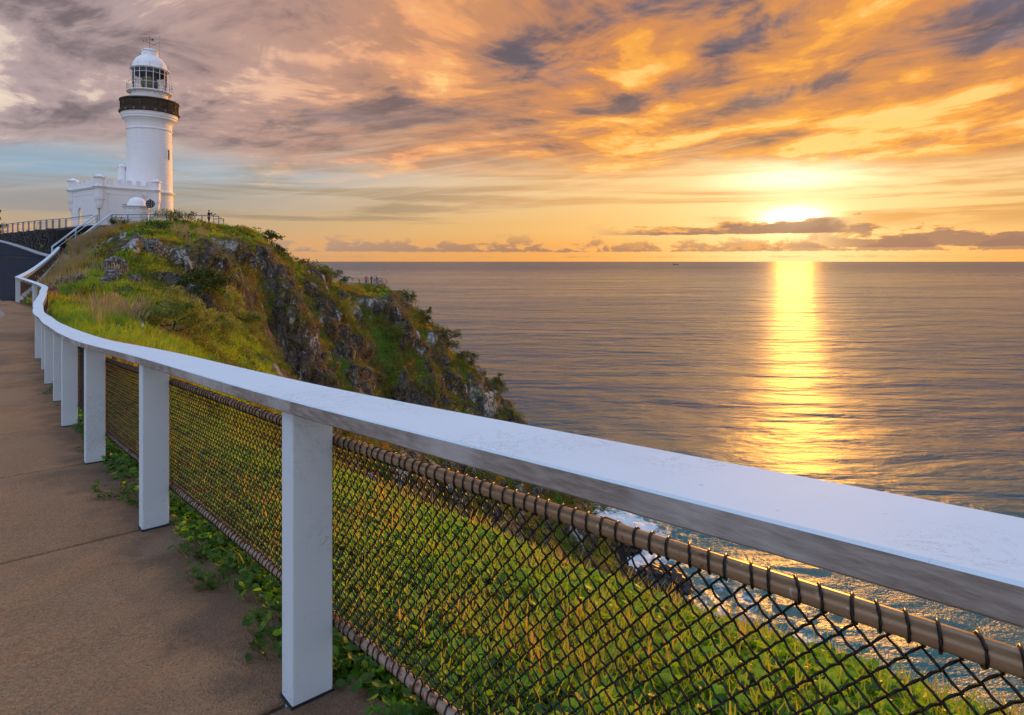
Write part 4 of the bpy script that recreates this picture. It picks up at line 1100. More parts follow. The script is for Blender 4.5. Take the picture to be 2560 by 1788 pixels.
def vine_clump(m, n=26, spread=.17, size=(.024, .05), h=.10):
    mb = MB()
    for k in range(n):
        r = spread * math.sqrt(rv.random()); a = rv.uniform(0, 6.28); z = rv.uniform(.2, 1) * h
        c = Vector((r * math.cos(a), r * math.sin(a), z)); nn = Vector((rv.gauss(0, .45), rv.gauss(0, .45), 1)); u = Vector((rv.gauss(0, 1), rv.gauss(0, 1), .1))
        sz = rv.uniform(*size); leaf(mb, c, nn, u, sz)
        mb.add([c, c + Vector((.0025, 0, 0)), Vector((c.x * .6 + .002, c.y * .6, -.02)), Vector((c.x * .6, c.y * .6, -.02))], [(0, 1, 2, 3)])
    return mb.mesh('vine_clump', m)
def grass_clump(m, n, L, w, spread, lean=.25, curl=.9, seg=3):
    mb = MB()
    for k in range(n):
        a = rv.uniform(0, 6.28); r = spread * math.sqrt(rv.random())
        blade(mb, (r * math.cos(a), r * math.sin(a), -.02 * L), rv.uniform(0, 6.28), abs(rv.gauss(0, lean)), L * rv.uniform(.55, 1.1), w * rv.uniform(.7, 1.3), seg, curl)
    return mb.mesh('grass_clump', m)
def seed_clump(m):
    mb = MB()
    for k in range(16): blade(mb, (rv.gauss(0, .12), rv.gauss(0, .12), 0), rv.uniform(0, 6.28), abs(rv.gauss(.1, .2)), rv.uniform(.5, 1.0), .035, 3, .6)
    for k in range(9):
        b = Vector((rv.gauss(0, .18), rv.gauss(0, .18), .0)); t = b + Vector((rv.gauss(0, .2), rv.gauss(0, .2), rv.uniform(.9, 1.3)))
        mb.tube([b, t], [.008, .006], 3); mb.tube([t - (t - b) * .3, t], [.035, .008], 4)
    return mb.mesh('seed_clump', m)
def scrub_clump(m, n=90, leafs=.16, sq=.75):
    mb = MB()
    for k in range(n):
        d = rdir(-.25); r = rv.uniform(.55, 1.0) ** .6 * (1 + .25 * math.sin(d.x * 5 + d.y * 4)); c = Vector((d.x * r, d.y * r, d.z * r * sq + .25))
        leaf4(mb, c, d + rdir() * .8, rdir(-.4) + Vector((0, 0, .5)), leafs * rv.uniform(.7, 1.5))
    return mb.mesh('scrub_clump', m)
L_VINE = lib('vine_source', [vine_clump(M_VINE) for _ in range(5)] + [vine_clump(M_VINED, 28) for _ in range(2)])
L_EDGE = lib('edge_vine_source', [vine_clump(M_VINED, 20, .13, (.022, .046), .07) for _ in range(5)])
L_BLADE = lib('blade_source', [grass_clump(M_BLADE, 13, .26, .010, .07) for _ in range(5)])
L_DRY = lib('dry_source', [grass_clump(M_DRY, 9, .26, .009, .07, .4) for _ in range(4)])
L_TURF = lib('turf_source', [grass_clump(M_TURF, 22, .42, .03, .28, .45, 1.1) for _ in range(5)])
L_GOLD = lib('golden_source', [grass_clump(M_GOLD, 22, .46, .03, .28, .4, 1.0) for _ in range(4)])
L_BLOND = lib('blond_source', [seed_clump(M_BLOND) for _ in range(4)])
L_SCRUB = lib('scrub_source', [scrub_clump(M_SCRUB) for _ in range(5)] + [scrub_clump(M_SCRUB, 60, .2)])
L_MOUND = lib('mound_source', [scrub_clump(M_SCRUB, 110, .12) for _ in range(3)] + [scrub_clump(M_OLIVE0, 110, .12) for _ in range(3)] + [scrub_clump(M_HEATH, 100, .12, .6) for _ in range(2)])
L_HEATH = lib('heath_source', [scrub_clump(M_HEATH, 80, .15, .6) for _ in range(3)] + [grass_clump(M_HEATH, 26, .9, .05, .45, .5, 1.0)])
# ------------------------------------------------------------------ scattering (ground cover only)
def scatter(name, label, pts, nrm, scl, lib_, tilt=.5, cat='plants'):
    n = len(pts)
    me = bpy.data.meshes.new(name); me.vertices.add(n); me.vertices.foreach_set('co', np.asarray(pts, np.float32).ravel())
    rz = RNG.uniform(0, 6.283, n); up = np.stack([nrm[:, 0] * tilt, nrm[:, 1] * tilt, np.ones(n)], 1); up /= np.linalg.norm(up, axis=1)[:, None]
    eul = np.zeros((n, 3))
    for i in range(n):
        q = Vector((0, 0, 1)).rotation_difference(Vector(up[i])) @ Euler((0, 0, rz[i])).to_quaternion(); eul[i] = q.to_euler()
    a = me.attributes.new('rot', 'FLOAT_VECTOR', 'POINT'); a.data.foreach_set('vector', eul.astype(np.float32).ravel())
    a = me.attributes.new('scl', 'FLOAT', 'POINT'); a.data.foreach_set('value', np.asarray(scl, np.float32))
    a = me.attributes.new('pick', 'INT', 'POINT'); a.data.foreach_set('value', RNG.integers(0, 999, n).astype(np.int32))
    o = link(name, me); tag(o, label, cat, kind='stuff')
    ng = bpy.data.node_groups.new(name, 'GeometryNodeTree')
    ng.interface.new_socket('Geometry', in_out='INPUT', socket_type='NodeSocketGeometry'); ng.interface.new_socket('Geometry', in_out='OUTPUT', socket_type='NodeSocketGeometry')
    N = ng.nodes; gi, go = N.new('NodeGroupInput'), N.new('NodeGroupOutput'); ip = N.new('GeometryNodeInstanceOnPoints'); ci = N.new('GeometryNodeCollectionInfo')
    ci.inputs['Collection'].default_value = lib_; ci.inputs['Separate Children'].default_value = True; ci.inputs['Reset Children'].default_value = True; ip.inputs['Pick Instance'].default_value = True
    def na(nm, ty):
        x = N.new('GeometryNodeInputNamedAttribute'); x.data_type = ty; x.inputs[0].default_value = nm; return x.outputs['Attribute']
    lk = ng.links.new; lk(gi.outputs[0], ip.inputs['Points']); lk(ci.outputs[0], ip.inputs['Instance']); lk(na('pick', 'INT'), ip.inputs['Instance Index'])
    lk(na('rot', 'FLOAT_VECTOR'), ip.inputs['Rotation']); lk(na('scl', 'FLOAT'), ip.inputs['Scale']); lk(ip.outputs[0], go.inputs[0])
    o.modifiers.new('scatter', 'NODES').node_group = ng
    return o
_F = T['F']; _V = T['V']
FC = _V[_F].mean(1); FA = np.linalg.norm(np.cross(_V[_F[:, 2]] - _V[_F[:, 0]], _V[_F[:, 3]] - _V[_F[:, 1]]), axis=1) * .5
fa = lambda k: T[k][_F].mean(1)
F_rock, F_dist, F_d, F_green, F_blond, F_steep = fa('rock'), fa('dist'), fa('d'), fa('green'), fa('blond'), fa('steep')
F_left = T['left'][_F].any(1) | T['flat'][_F].any(1); F_n = T['N'][_F].mean(1)
F_az = np.degrees(np.arctan2(FC[:, 0], FC[:, 1]))
vis = (F_az > -45) & (F_az < 20) & (FC[:, 2] > SEA + 8)
def pick(w, n):
    w = np.where(F_left, 0, w) * FA; w = w / w.sum(); i = RNG.choice(len(w), n, p=w)
    a, b = RNG.random(n), RNG.random(n); q = _V[_F[i]]
    p = (q[:, 0] * ((1 - a) * (1 - b))[:, None] + q[:, 1] * (a * (1 - b))[:, None] + q[:, 2] * (a * b)[:, None] + q[:, 3] * ((1 - a) * b)[:, None])
    return p, F_n[i], i
# shelf just behind the fence
nearw = ((F_d > .24) & (F_d < 3.6) & (F_dist < 15) & (F_az < 62)) * (1 / (1 + (F_dist / 4.5) ** 2) + .12)
cl = sm(fbm(FC / .9 + 3, 3), -.25, .3)
p, n, i = pick(nearw * (.55 + .45 * cl), 10500); scatter('vine_cover', 'bright green leafy creeper covering the slope behind the mesh', p, n, RNG.uniform(.8, 1.65, len(p)), L_VINE, 1.0, 'creeper')
p, n, i = pick(nearw * (1.15 - .8 * cl), 5200); scatter('tall_grass', 'yellow-green grass blades standing through the creeper behind the mesh', p, n, RNG.uniform(.55, 1.15, len(p)) , L_BLADE, .4, 'grass')
p, n, i = pick(nearw * sm(fbm(FC / .6 + 70, 2), .0, .35), 2600); scatter('dry_grass', 'golden dry grass blades among the creeper behind the mesh', p, n, RNG.uniform(.6, 1.2, len(p)), L_DRY, .4, 'grass')
# hill and cliff
turfw = vis * (F_dist > 11) * (F_d > .5) * (1 - sm(F_rock, .2, .5)) * sm(-F_steep, -.62, -.25)
dens = np.minimum(1, (30 / F_dist) ** .9)
p, n, i = pick(turfw * dens * sm(F_green, -.6, .2), 36000); scatter('hill_grass', 'green turf over the hill below the lighthouse', p, n, RNG.uniform(.6, 1.3, len(p)), L_TURF, .6, 'grass')
p, n, i = pick(turfw * dens * sm(-F_green, -.15, .5) * (.35 + 1.8 * sm(FC[:, 1], 56, 78)), 22000); scatter('golden_grass', 'golden brown grass patches on the hillside', p, n, RNG.uniform(.6, 1.4, len(p)), L_GOLD, .6, 'grass')
bw = .35 * turfw * (F_blond ** 2) * (FC[:, 1] < 66) * (FC[:, 2] > -1.6)
bw = bw + turfw * 1.6 * np.exp(-((FC[:, 0] + 41.5) / 2.2) ** 2 - ((FC[:, 1] - 61) / 2.5) ** 2) + turfw * 2.5 * np.exp(-((FC[:, 0] + 15.6) / 1.0) ** 2 - ((FC[:, 1] - 26.8) / .8) ** 2)
p, n, i = pick(bw, 420); scatter('blond_grass', 'pale blond seeding grass on the slope beside the steps', p, n, RNG.uniform(.35, .85, len(p)), L_BLOND, .4, 'grass')
scn = sm(fbm(FC / 6.5 + 60, 3), -.05, .35)
scw = vis * (F_dist > 36) * sm(F_steep, .06, .22) * (scn * 1.2 + .10) * np.minimum(1, (60 / F_dist))
p, n, i = pick(scw, 4600); scatter('scrub', 'dark green scrub clinging to the cliff face', p, n, RNG.uniform(.30, .85, len(p)) * np.clip(np.linalg.norm(p, axis=1) / 70, .75, 1.7), L_SCRUB, .8, 'scrub')
hw = vis * (FC[:, 1] > 58) * sm(F_steep, .06, .2) * sm(fbm(FC / 5.0 + 90, 3), .0, .35) * np.minimum(1, (60 / F_dist))
p, n, i = pick(hw, 2600); scatter('heath', 'brown heath on the cliff face', p, n, RNG.uniform(.28, .7, len(p)) * np.clip(np.linalg.norm(p, axis=1) / 70, .75, 1.6), L_HEATH, .8, 'heath')
mxy = (F_az > -32.5) & (FC[:, 1] > 24) & (FC[:, 1] < 62) & (F_d > 4.2) & ~((FC[:, 1] < 33.5) & (F_az < -27))
mw = vis * mxy * (1 - .75 * sm(FC[:, 2], 1.6, 3.4)) * (.12 + sm(fbm(FC / 3.0 + 15, 3), -.15, .3)) * np.minimum(1, 40 / F_dist)
p, n, i = pick(mw, 3800); scatter('mound_scrub', 'olive and brown scrub over the rocky bluff beyond the rail', p, n, RNG.uniform(.22, .62, len(p)), L_MOUND, .8, 'scrub')
# creeper spilling over the edge of the path
pe, ne, se = [], [], []
for i in range(1, 9):
    s = span(i, 10)
    for k in range(46 if i < 5 else 20):
        u = RNG.random() * .999 * (len(s) - 1); j = int(u); c = s[j].lerp(s[j + 1], u - j); nn = side_normals(s)[j]
        bulge = .5 + .5 * math.sin(6.28 * (u / (len(s) - 1)) - 1.2)
        d = .25 - abs(RNG.normal(0, .05 + .075 * bulge)); 
        if min(u, len(s) - 1 - u) < .5: d = max(d, .14)
        q = c + nn * d; pe.append((q.x, q.y, q.z + .002)); ne.append((0, 0, 1)); se.append(RNG.uniform(.7, 1.3))
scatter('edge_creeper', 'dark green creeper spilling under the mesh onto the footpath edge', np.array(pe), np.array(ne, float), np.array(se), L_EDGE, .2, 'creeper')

# ------------------------------------------------------------------ single shrubs and trees
def shrub(name, label, base, h, w, mat_, lean=(0, 0), nb=9, nl=900, ls=.16, cat='shrub', open_=.5, group=None):
    base = Vector(base); o = thing(name, label, cat, tuple(base), group); mb = MB(); tips = []
    top = base + Vector((lean[0] * h, lean[1] * h, h * .72)); r0 = .035 * h ** .8
    mid = base.lerp(top, .5) + Vector((rv.gauss(0, .05), rv.gauss(0, .05), 0)) * h
    mb.tube([base - Vector((0, 0, .3)), mid, top], [r0, r0 * .75, r0 * .35], 7)
    for k in range(nb):
        t = rv.uniform(.2, 1.0); s_ = (base.lerp(mid, t * 2) if t < .5 else mid.lerp(top, t * 2 - 1)); a = 6.28 * k / nb + rv.uniform(-.4, .4)
        e = s_ + Vector((math.cos(a) * w * .5 * rv.uniform(.55, 1.05), math.sin(a) * w * .5 * rv.uniform(.55, 1.05), h * rv.uniform(.02, .34)))
        m_ = s_.lerp(e, .5) + Vector((0, 0, -.04 * h)); mb.tube([s_, m_, e], [r0 * .45, r0 * .3, r0 * .12], 5); tips += [e, m_.lerp(e, .5)]
    tips += [top, top + Vector((0, 0, h * .12))]
    mb.build('trunk', M_BARK, o)
    mb = MB()
    clumps = [(t + Vector((rv.gauss(0, .05), rv.gauss(0, .05), rv.gauss(0, .05))) * w, rv.uniform(.12, .24) * w) for t in tips for _ in range(2)]
    for k in range(nl):
        c, r = rv.choice(clumps); d = rdir(-.7); q = c + Vector((d.x * r, d.y * r, d.z * r * .8)) * (rv.random() ** .4)
        leaf4(mb, q, d + rdir() * .9, rdir(-.2) + Vector((0, 0, .4)), ls * rv.uniform(.6, 1.4))
    mb.build('crown', mat_, o); return o
def gz(x, y):
    h, _, _ = ground(np.array([x]), np.array([y])); return float(h[0])
def at(px, D): x = (px - CX) / FPX * D; return (x, D, gz(x, D) - .05)
M_SHRUB = leafmat('dark_shrub_leaf', (.024, .046, .012), (.065, .10, .02), (.05, .09, .01), (.12, .16, .02), .3)
M_OLIVE = leafmat('olive_shrub_leaf', (.085, .13, .025), (.22, .23, .045), (.24, .30, .04), (.45, .42, .06), .42)
GR = 'wind-shaped shrubs on the headland skyline'
def sil(px, py, D, h, w, label, m=M_SHRUB, nl=800, ls=.17, g=GR, lean=(0, 0), nb=9, drop=.35):
    v = P(px, py, D); z = min(v.z, gz(v.x, v.y) + .2) - drop * h * .2
    return shrub('shrub', label, (v.x, v.y, z), h, w, m, lean, nb, nl, ls, group=g)
sil(672, 618, 84, 2.6, 2.3, 'tall dark spiky shrub highest on the seaward ridge of the hill', lean=(.2, 0), nl=700)
sil(700, 645, 86, 1.7, 2.0, 'low dark shrub hugging the ridge just below the tall spiky one', nl=500)
sil(757, 676, 97, 2.0, 2.3, 'rounded dark bush on the ridge left of the lookout railing', nl=700)
sil(782, 690, 104, 1.1, 1.8, 'small flat bush between the ridge and the lookout railing', nl=350)
sil(828, 702, 119, 2.4, 3.6, 'wide dark bush standing behind the lookout railing', nl=900, ls=.2)
sil(862, 708, 122, 1.5, 1.6, 'narrow dark bush behind the lookout railing beside its lower posts', nl=400, ls=.2)
sil(1013, 765, 130, 3.6, 3.6, 'dark tree-like shrub on the skyline just below the lookout', nl=900, ls=.24, lean=(.12, 0))
sil(1062, 810, 135, 3.4, 3.2, 'round-headed dark shrub on a bare stem further down the skyline', nl=900, ls=.24, lean=(.05, 0))
sil(1118, 858, 141, 5.0, 6.0, 'broad dark bush spreading over the middle of the skyline', nl=1600, ls=.27, nb=12)
sil(1168, 905, 147, 3.6, 5.0, 'low dark bush below the broad one on the skyline', nl=1100, ls=.27)
sil(1240, 985, 156, 6.2, 5.6, 'large dark leafy tree low on the cliff skyline above the rail', nl=1900, ls=.28, nb=12)
sil(1322, 1078, 172, 4.6, 6.0, 'dark bush on the cliff skyline right above the white rail', nl=1200, ls=.3)
sil(1000, 1140, 104, 5, 8, 'dark bush low on the cliff seen beneath the rail', nl=1300, ls=.28)
sil(1480, 1290, 190, 6, 8, 'dark bush above the surf on the last point of the cliff', nl=1300, ls=.34)
for px, D, h, w, lb, m in ((418, 26.5, 2.1, 2.3, 'airy olive bush with thin dark stems beyond the bend of the rail', M_OLIVE), (470, 29, 1.5, 2.2, 'low olive bush right of the airy one beyond the rail', M_OLIVE),
                           (540, 36, 1.6, 2.6, 'spreading olive bush close above the rail left of the cliff', M_OLIVE), (505, 44, 2.4, 3.0, 'dense dark green bush below the rock bluff', M_SHRUB),
                           (590, 50, 1.8, 3.2, 'brown-green bush at the cliff top above the rail', M_OLIVE), (850, 94, 4.2, 4.6, 'bright green bush half way up the cliff face', M_OLIVE), (985, 112, 2.6, 4.4, 'small green bush in the hollow of the far cliff', M_OLIVE)):
    b = at(px, D); shrub('shrub', lb, b, h, w, m, (rv.gauss(0, .1), 0), 11, 2800 if D < 60 else 1400, .10 if D < 40 else (.15 if D < 60 else .22), group='bushes on the slope')
for px, D, s_, lb in ((300, 67.5, 1.0, 'round dark tussock on the hilltop next to the railing post'), (415, 70.3, 1.5, 'grey-green bush crowning the hilltop before the railing'), (395, 62, 1.2, 'dark bush on the upper hill under the railing'), (455, 66.5, 1.3, 'dark bush right of the hill crown below the railing')):
    b = at(px, D); shrub('shrub', lb, b, s_, s_ * 1.9, M_SHRUB if px != 415 else M_OLIVE, (0, 0), 12, 900, .11, group='bushes on the hilltop')
shrub('tree', 'dark tree cut by the left edge of the picture beyond the railing', (-70.55, 87.0, 5.0), 5.4, 1.3, M_SHRUB, (0, 0), 12, 1200, .22, 'tree')
shrub('shrub', 'dark shrub at the left edge under the terrace railing', (-66.8, 83.5, 4.9), 1.4, 1.8, M_SHRUB, (0, 0), 9, 500, .14)
# ------------------------------------------------------------------ boulders
def m_boulder():
    p = geo(); n1 = noise(p, 1.6, 5, .62); n2 = noise(p, 6, 4, .7)
    c = mix(n1, (.045, .040, .036), (.13, .11, .095)); c = mix(sstep(n2, .52, .60) * .8, c, (.36, .37, .35)); c = mix(sstep(noise(p, 2.6, 3), .58, .7) * .6, c, (.08, .07, .02))
    return pbr(c, .92, n2 + n1, .6, .06)
M_BOULD = mat('lichened_rock', m_boulder)
M_BOULDR = mat('reddish_rock', lambda: pbr(mix(noise(geo(), 2.5, 5), (.13, .07, .045), (.30, .19, .14)), .9, noise(geo(), 6, 4), .5, .05))
def boulder(label, px, D, size, m=M_BOULD, seed=0, sink=.35):
    bm = bmesh.new(); bmesh.ops.create_icosphere(bm, subdivisions=4, radius=1); V = np.array([v.co[:] for v in bm.verts])
    n = V / np.linalg.norm(V, axis=1)[:, None]; dsp = 1 + .32 * fbm(n * 1.3 + seed, 2) + .22 * fbm(n * 2.6 + seed, 3, .55, True) + .06 * fbm(n * 9 + seed, 2)
    V = n * dsp[:, None] * np.array(size) * (.5 if size[0] > 3.5 else .40)
    for v, c in zip(bm.verts, V): v.co = c
    me = bpy.data.meshes.new('boulder'); bm.to_mesh(me); bm.free(); me.materials.append(m)
    x = (px - CX) / FPX * D; o = link('boulder', me, None, Matrix.Translation((x, D, gz(x, D) + size[2] * (.5 - sink))) @ Matrix.Rotation(seed, 4, 'Z'))
    return tag(o, label, 'rock', 'rocks breaking out of the hillside')
for k, (lb, px, D, s) in enumerate((
        ('tall grey lichened rock standing at the top of the bluff', 345, 50, (1.6, 1.4, 2.4)), ('broad lichened rock right of the tall one on the bluff', 385, 49, (2.6, 1.6, 2.2)),
        ('white-spotted rock in the middle of the bluff', 290, 43, (1.5, 1.2, 1.7)), ('low flat rock on the bluff edge next to the grass', 195, 37, (1.5, 1.0, .9)), ('dark split rock left on the bluff edge', 165, 36.5, (.9, .8, .8)),
        ('rounded lichened rock low in the bluff above the yellow grass', 282, 38.5, (1.5, 1.1, 1.3)), ('small pale rock at the foot of the bluff', 265, 36.8, (.8, .7, .7)), ('grey rock beside the dense dark bush', 335, 39.5, (1.3, 1.0, 1.1)),
        ('jagged rock half way up the bluff under the blond grass', 430, 52, (2.2, 1.5, 2.0)), ('lichened rock on the right shoulder of the bluff', 510, 58, (2.6, 1.8, 2.2)), ('long pale rock on the shoulder above the cliff', 560, 64, (3.0, 1.8, 1.8)),
        ('dark rock above the cliff left of the ridge shrubs', 610, 72, (2.8, 2.0, 2.6)))):
    boulder(lb, px, D, s, seed=k * 1.7)
boulder('reddish boulder in the grass behind the corner of the fence', 126, 33.5, (.9, .7, .95), M_BOULDR, 5.1, .3)
for k, (lb, px, py, s) in enumerate((('large black rock awash at the foot of the cliff', 1655, 1470, (11, 9, 7)), ('pointed black rock in the surf', 1700, 1530, (6, 5, 5)), ('low black rock in the surf beyond the others', 1575, 1370, (8, 6, 5)), ('small black rock farthest out in the surf', 1738, 1556, (4, 3, 3)))):
    v = PZ(px, py, SEA); bm = bmesh.new()
    o = boulder(lb, px, v.y, s, mat('wet_rock', lambda: pbr(mix(noise(geo(), .7, 4), (.012, .011, .011), (.035, .028, .022)), .45, noise(geo(), 1.5, 4), .6, .3)) if k == 0 else bpy.data.materials['wet_rock'], 9 + k); o['group'] = 'rocks in the surf'
    o.location.z = SEA + s[2] * .12
# concrete block and scrap of paper on the grass
v = at(478, 41); mb = MB(); mb.box((0, 0, .25), (1.0, .5, .55)); o = bevel(mb.build('concrete_block', M_KERB), .03); o.location = v; o.rotation_euler.z = .3; tag(o, 'small grey concrete block half hidden by bushes beyond the rail', 'block')
v = at(357, 23.8); mb = MB(); mb.add([(-.04, 0, 0), (.04, -.03, .02), (.03, .02, .16), (-.05, .03, .14), (0, .05, .07)], [(0, 1, 4), (1, 2, 4), (2, 3, 4), (3, 0, 4)]); o = mb.build('litter', M_WHITE); o.location = (v[0], v[1], v[2] + .2); tag(o, 'scrap of white litter lying in the yellow grass', 'litter')

# ------------------------------------------------------------------ lookout
ZD = P(0, 711, 123).z
look = thing('lookout_platform', 'grey timber lookout platform with railing on the headland point', 'platform', (-28, 123, ZD))
M_TIMB = mat('grey_timber', lambda: pbr(mix(noise(geo(), 3, 4), (.16, .165, .18), (.30, .30, .31)), .8))
A, B = P(898, 711, 122), P(946, 711, 124); back = Vector((.9, 3.2, 0))
mb = MB(); mb.add([A, B, B + back, A + back] + [p - Vector((0, 0, .3)) for p in (A, B, B + back, A + back)], [(0, 1, 2, 3), (7, 6, 5, 4), (0, 4, 5, 1), (1, 5, 6, 2), (2, 6, 7, 3), (3, 7, 4, 0)]); mb.build('deck', M_TIMB, look)
for u in (.1, .5, .9):
    for w in (.1, .9):
        q = A.lerp(B, u) + back * w; mb = MB(); mb.box((q.x, q.y, ZD - 1.1), (.18, .18, 1.7)); mb.build('pile', M_TIMB, look)
ramp_ = [P(797, 700, 113), P(813, 701, 115), P(848, 703.5, 118), P(866, 706.5, 119.5), P(881, 709, 121), A]
mb = MB(); mb.sweep([p - Vector((0, 0, .06)) for p in ramp_], [(-1.2, -.12), (0, -.12), (0, .05), (-1.2, .05)]); mb.build('ramp', M_TIMB, look)
mb = MB(); mb.beam(P(862, 711, 119.3), P(898, 716.5, 121.9), .05, .75); mb.build('side_skirt', mat('pale_board', lambda: pbr((.38, .40, .44), .7)), look)
def look_rail(pts, h=1.02):
    for p in pts: mb = MB(); mb.box((p.x, p.y, p.z + h / 2 - .1), (.11, .11, h + .2)); mb.build('post', M_TIMB, look)
    mb = MB(); mb.sweep([p + Vector((0, 0, h)) for p in pts], [(-.09, -.05), (.09, -.05), (.09, .05), (-.09, .05)]); mb.build('top_rail', M_TIMB, look)
    for l in (.12, .7): mb = MB(); mb.sweep([p + Vector((0, 0, l)) for p in pts], [(-.03, -.04), (.03, -.04), (.03, .04), (-.03, .04)]); mb.build('lower_rail', M_TIMB, look)
look_rail(ramp_); look_rail([A, A.lerp(B, .46), B, B + back * .5, B + back, A.lerp(B, .5) + back])

# ------------------------------------------------------------------ people
M_SKIN = mat('skin', lambda: pbr((.42, .24, .17), .6))
def cloth(name, c): return mat(name, lambda: pbr(mix(noise(geo(), 8, 3), tuple(k * .8 for k in c), c), .85))
M_HAIR = mat('dark_hair', lambda: pbr((.018, .013, .010), .7)); M_HAIRB = mat('brown_hair', lambda: pbr((.09, .045, .02), .7))
def skin_mesh(name, verts, edges, radii, m, parent, sub=2):
    me = bpy.data.meshes.new(name); me.from_pydata([tuple(v) for v in verts], edges, []); me.materials.append(m)
    o = link(name, me, parent); sk = o.modifiers.new('skin', 'SKIN')
    for d, r in zip(me.skin_vertices[0].data, radii): d.radius = r if hasattr(r, '__len__') else (r, r)
    me.skin_vertices[0].data[0].use_root = True
    sk.use_smooth_shade = True; s_ = o.modifiers.new('sub', 'SUBSURF'); s_.levels = sub; s_.render_levels = sub
    return o
def person(label, foot, face, h, top, bottom, hair, pose='stand', group=None, skirt=False, bare_legs=False):
    foot = Vector(foot); k = h / 1.75; c, s_ = math.cos(face), math.sin(face)
    o = thing('person', label, 'person', tuple(foot), group)
    def W(f, l, z): return foot + Vector((c * f - s_ * l, s_ * f + c * l, z)) * 1.0 if False else foot + Vector(((c * f - s_ * l) * k, (s_ * f + c * l) * k, z * k))
    ar = {'stand': [((.02, .20, 1.40), (.0, .27, 1.12), (.10, .24, .88)), ((.02, -.20, 1.40), (.0, -.27, 1.12), (.10, -.24, .88))],
          'hips': [((.02, .20, 1.40), (-.02, .42, 1.18), (.06, .20, 1.02)), ((.02, -.20, 1.40), (-.02, -.42, 1.18), (.06, -.20, 1.02))],
          'photo': [((.03, .20, 1.40), (.22, .24, 1.22), (.36, .08, 1.46)), ((.03, -.20, 1.40), (.24, -.22, 1.24), (.36, -.06, 1.46))],
          'lean': [((.05, .20, 1.36), (.18, .26, 1.14), (.38, .18, 1.06)), ((.05, -.20, 1.36), (.18, -.26, 1.14), (.38, -.18, 1.06))]}[pose]
    body = [(0, 0, .98), (0, 0, 1.12), (.01, 0, 1.30), (0.01, 0, 1.44), (.02, 0, 1.53), (.03, 0, 1.62), (.03, 0, 1.71)]
    rad = [(.15, .11), (.125, .095), (.155, .11), (.09, .07), (.05, .055), (.078, .09), (.055, .065)]
    ed = [(0, 1), (1, 2), (2, 3), (3, 4), (4, 5), (5, 6)]
    def chain_(start, pts, rs):
        pr = start
        for p, r in zip(pts, rs): body.append(p); rad.append(r); ed.append((pr, len(body) - 1)); pr = len(body) - 1
    for a in ar: chain_(3, [a[0], a[1], a[2], (a[2][0] + .06, a[2][1] * .95, a[2][2] + .02)], [.055, .042, .032, .036])
    st = .06
    for sg in (1, -1): chain_(0, [(.0, .09 * sg, .90), (.02 + st * sg * .3, .10 * sg, .50), (-.01 + st * sg, .11 * sg, .09), (.04 + st * sg, .115 * sg, .04), (.16 + st * sg, .13 * sg, .03)], [.085, .062, .045, .045, .035])
    skin_mesh('body', [W(*p) for p in body], ed, [tuple(q * k for q in (r if hasattr(r, '__len__') else (r, r))) for r in rad], M_SKIN, o)
    tp = [(0, 0, .94), (0, 0, 1.12), (.01, 0, 1.30), (.01, 0, 1.43)]; tr_ = [(.165, .125), (.145, .115), (.172, .127), (.105, .085)]; te = [(0, 1), (1, 2), (2, 3)]
    for a in ar:
        tp += [a[0], tuple(Vector(a[0]).lerp(Vector(a[1]), .95)), tuple(Vector(a[1]).lerp(Vector(a[2]), .7))]; n = len(tp); te += [(3, n - 3), (n - 3, n - 2), (n - 2, n - 1)]; tr_ += [.072, .058, .046]
    skin_mesh('top', [W(*p) for p in tp], te, [tuple(q * k for q in (r if hasattr(r, '__len__') else (r, r))) for r in tr_], top, o)
    if skirt:
        mb = MB(); p = W(0, 0, 0); mb.lathe(tuple(p), [(.16 * k, 1.0 * k), (.20 * k, .8 * k), (.24 * k, .52 * k)], 16); mb.build('skirt', bottom, o, True)
    else:
        bp = [(0, 0, 1.0)]; br_ = [(.165, .125)]; be = []
        for sg in (1, -1):
            bp += [(.0, .09 * sg, .88), (.02 + st * sg * .3, .10 * sg, .50)] + ([] if bare_legs else [(-.01 + st * sg, .11 * sg, .10)]); m_ = 2 if bare_legs else 3; n = len(bp); be += [(0, n - m_)] + [(n - m_ + i, n - m_ + i + 1) for i in range(m_ - 1)]; br_ += [.105, .082, .065][:m_]
        skin_mesh('trousers', [W(*p) for p in bp], be, [tuple(q * k for q in (r if hasattr(r, '__len__') else (r, r))) for r in br_], bottom, o)
    skin_mesh('hair', [W(-.005, 0, 1.64), W(.01, 0, 1.715), W(.03, 0, 1.745)], [(0, 1), (1, 2)], [(.085 * k, .085 * k), (.085 * k, .095 * k), (.05 * k, .055 * k)], hair, o)
    # face
    for nm, f, l, z, r, m in (('nose', .125, 0, 1.625, .016, M_SKIN), ('eye', .112, .035, 1.655, .012, M_HAIR), ('eye', .112, -.035, 1.655, .012, M_HAIR), ('mouth', .115, 0, 1.578, .013, M_HAIRB), ('ear', .03, .085, 1.63, .02, M_SKIN), ('ear', .03, -.085, 1.63, .02, M_SKIN)):
        mb = MB(); mb.lathe(tuple(W(f, l, z)), [(.001, -r * k), (r * k * .8, -r * k * .5), (r * k, 0), (r * k * .8, r * k * .5), (.001, r * k)], 8); mb.build(nm, m, o, True)
    return o
xg = (522 - CX) / FPX * 75.0
person('person in dark clothes looking through a camera at the hilltop railing', (xg, 75.0, gz(xg, 75.0) + .02), math.radians(10), 1.76, cloth('black_shirt', (.014, .013, .014)), cloth('charcoal_shorts', (.02, .02, .028)), M_HAIR, 'photo', bare_legs=True)
GP = 'people at the lookout'
def lp(px, dy): q = P(px, 711, 123 + dy); return (q.x, q.y, ZD + .005)
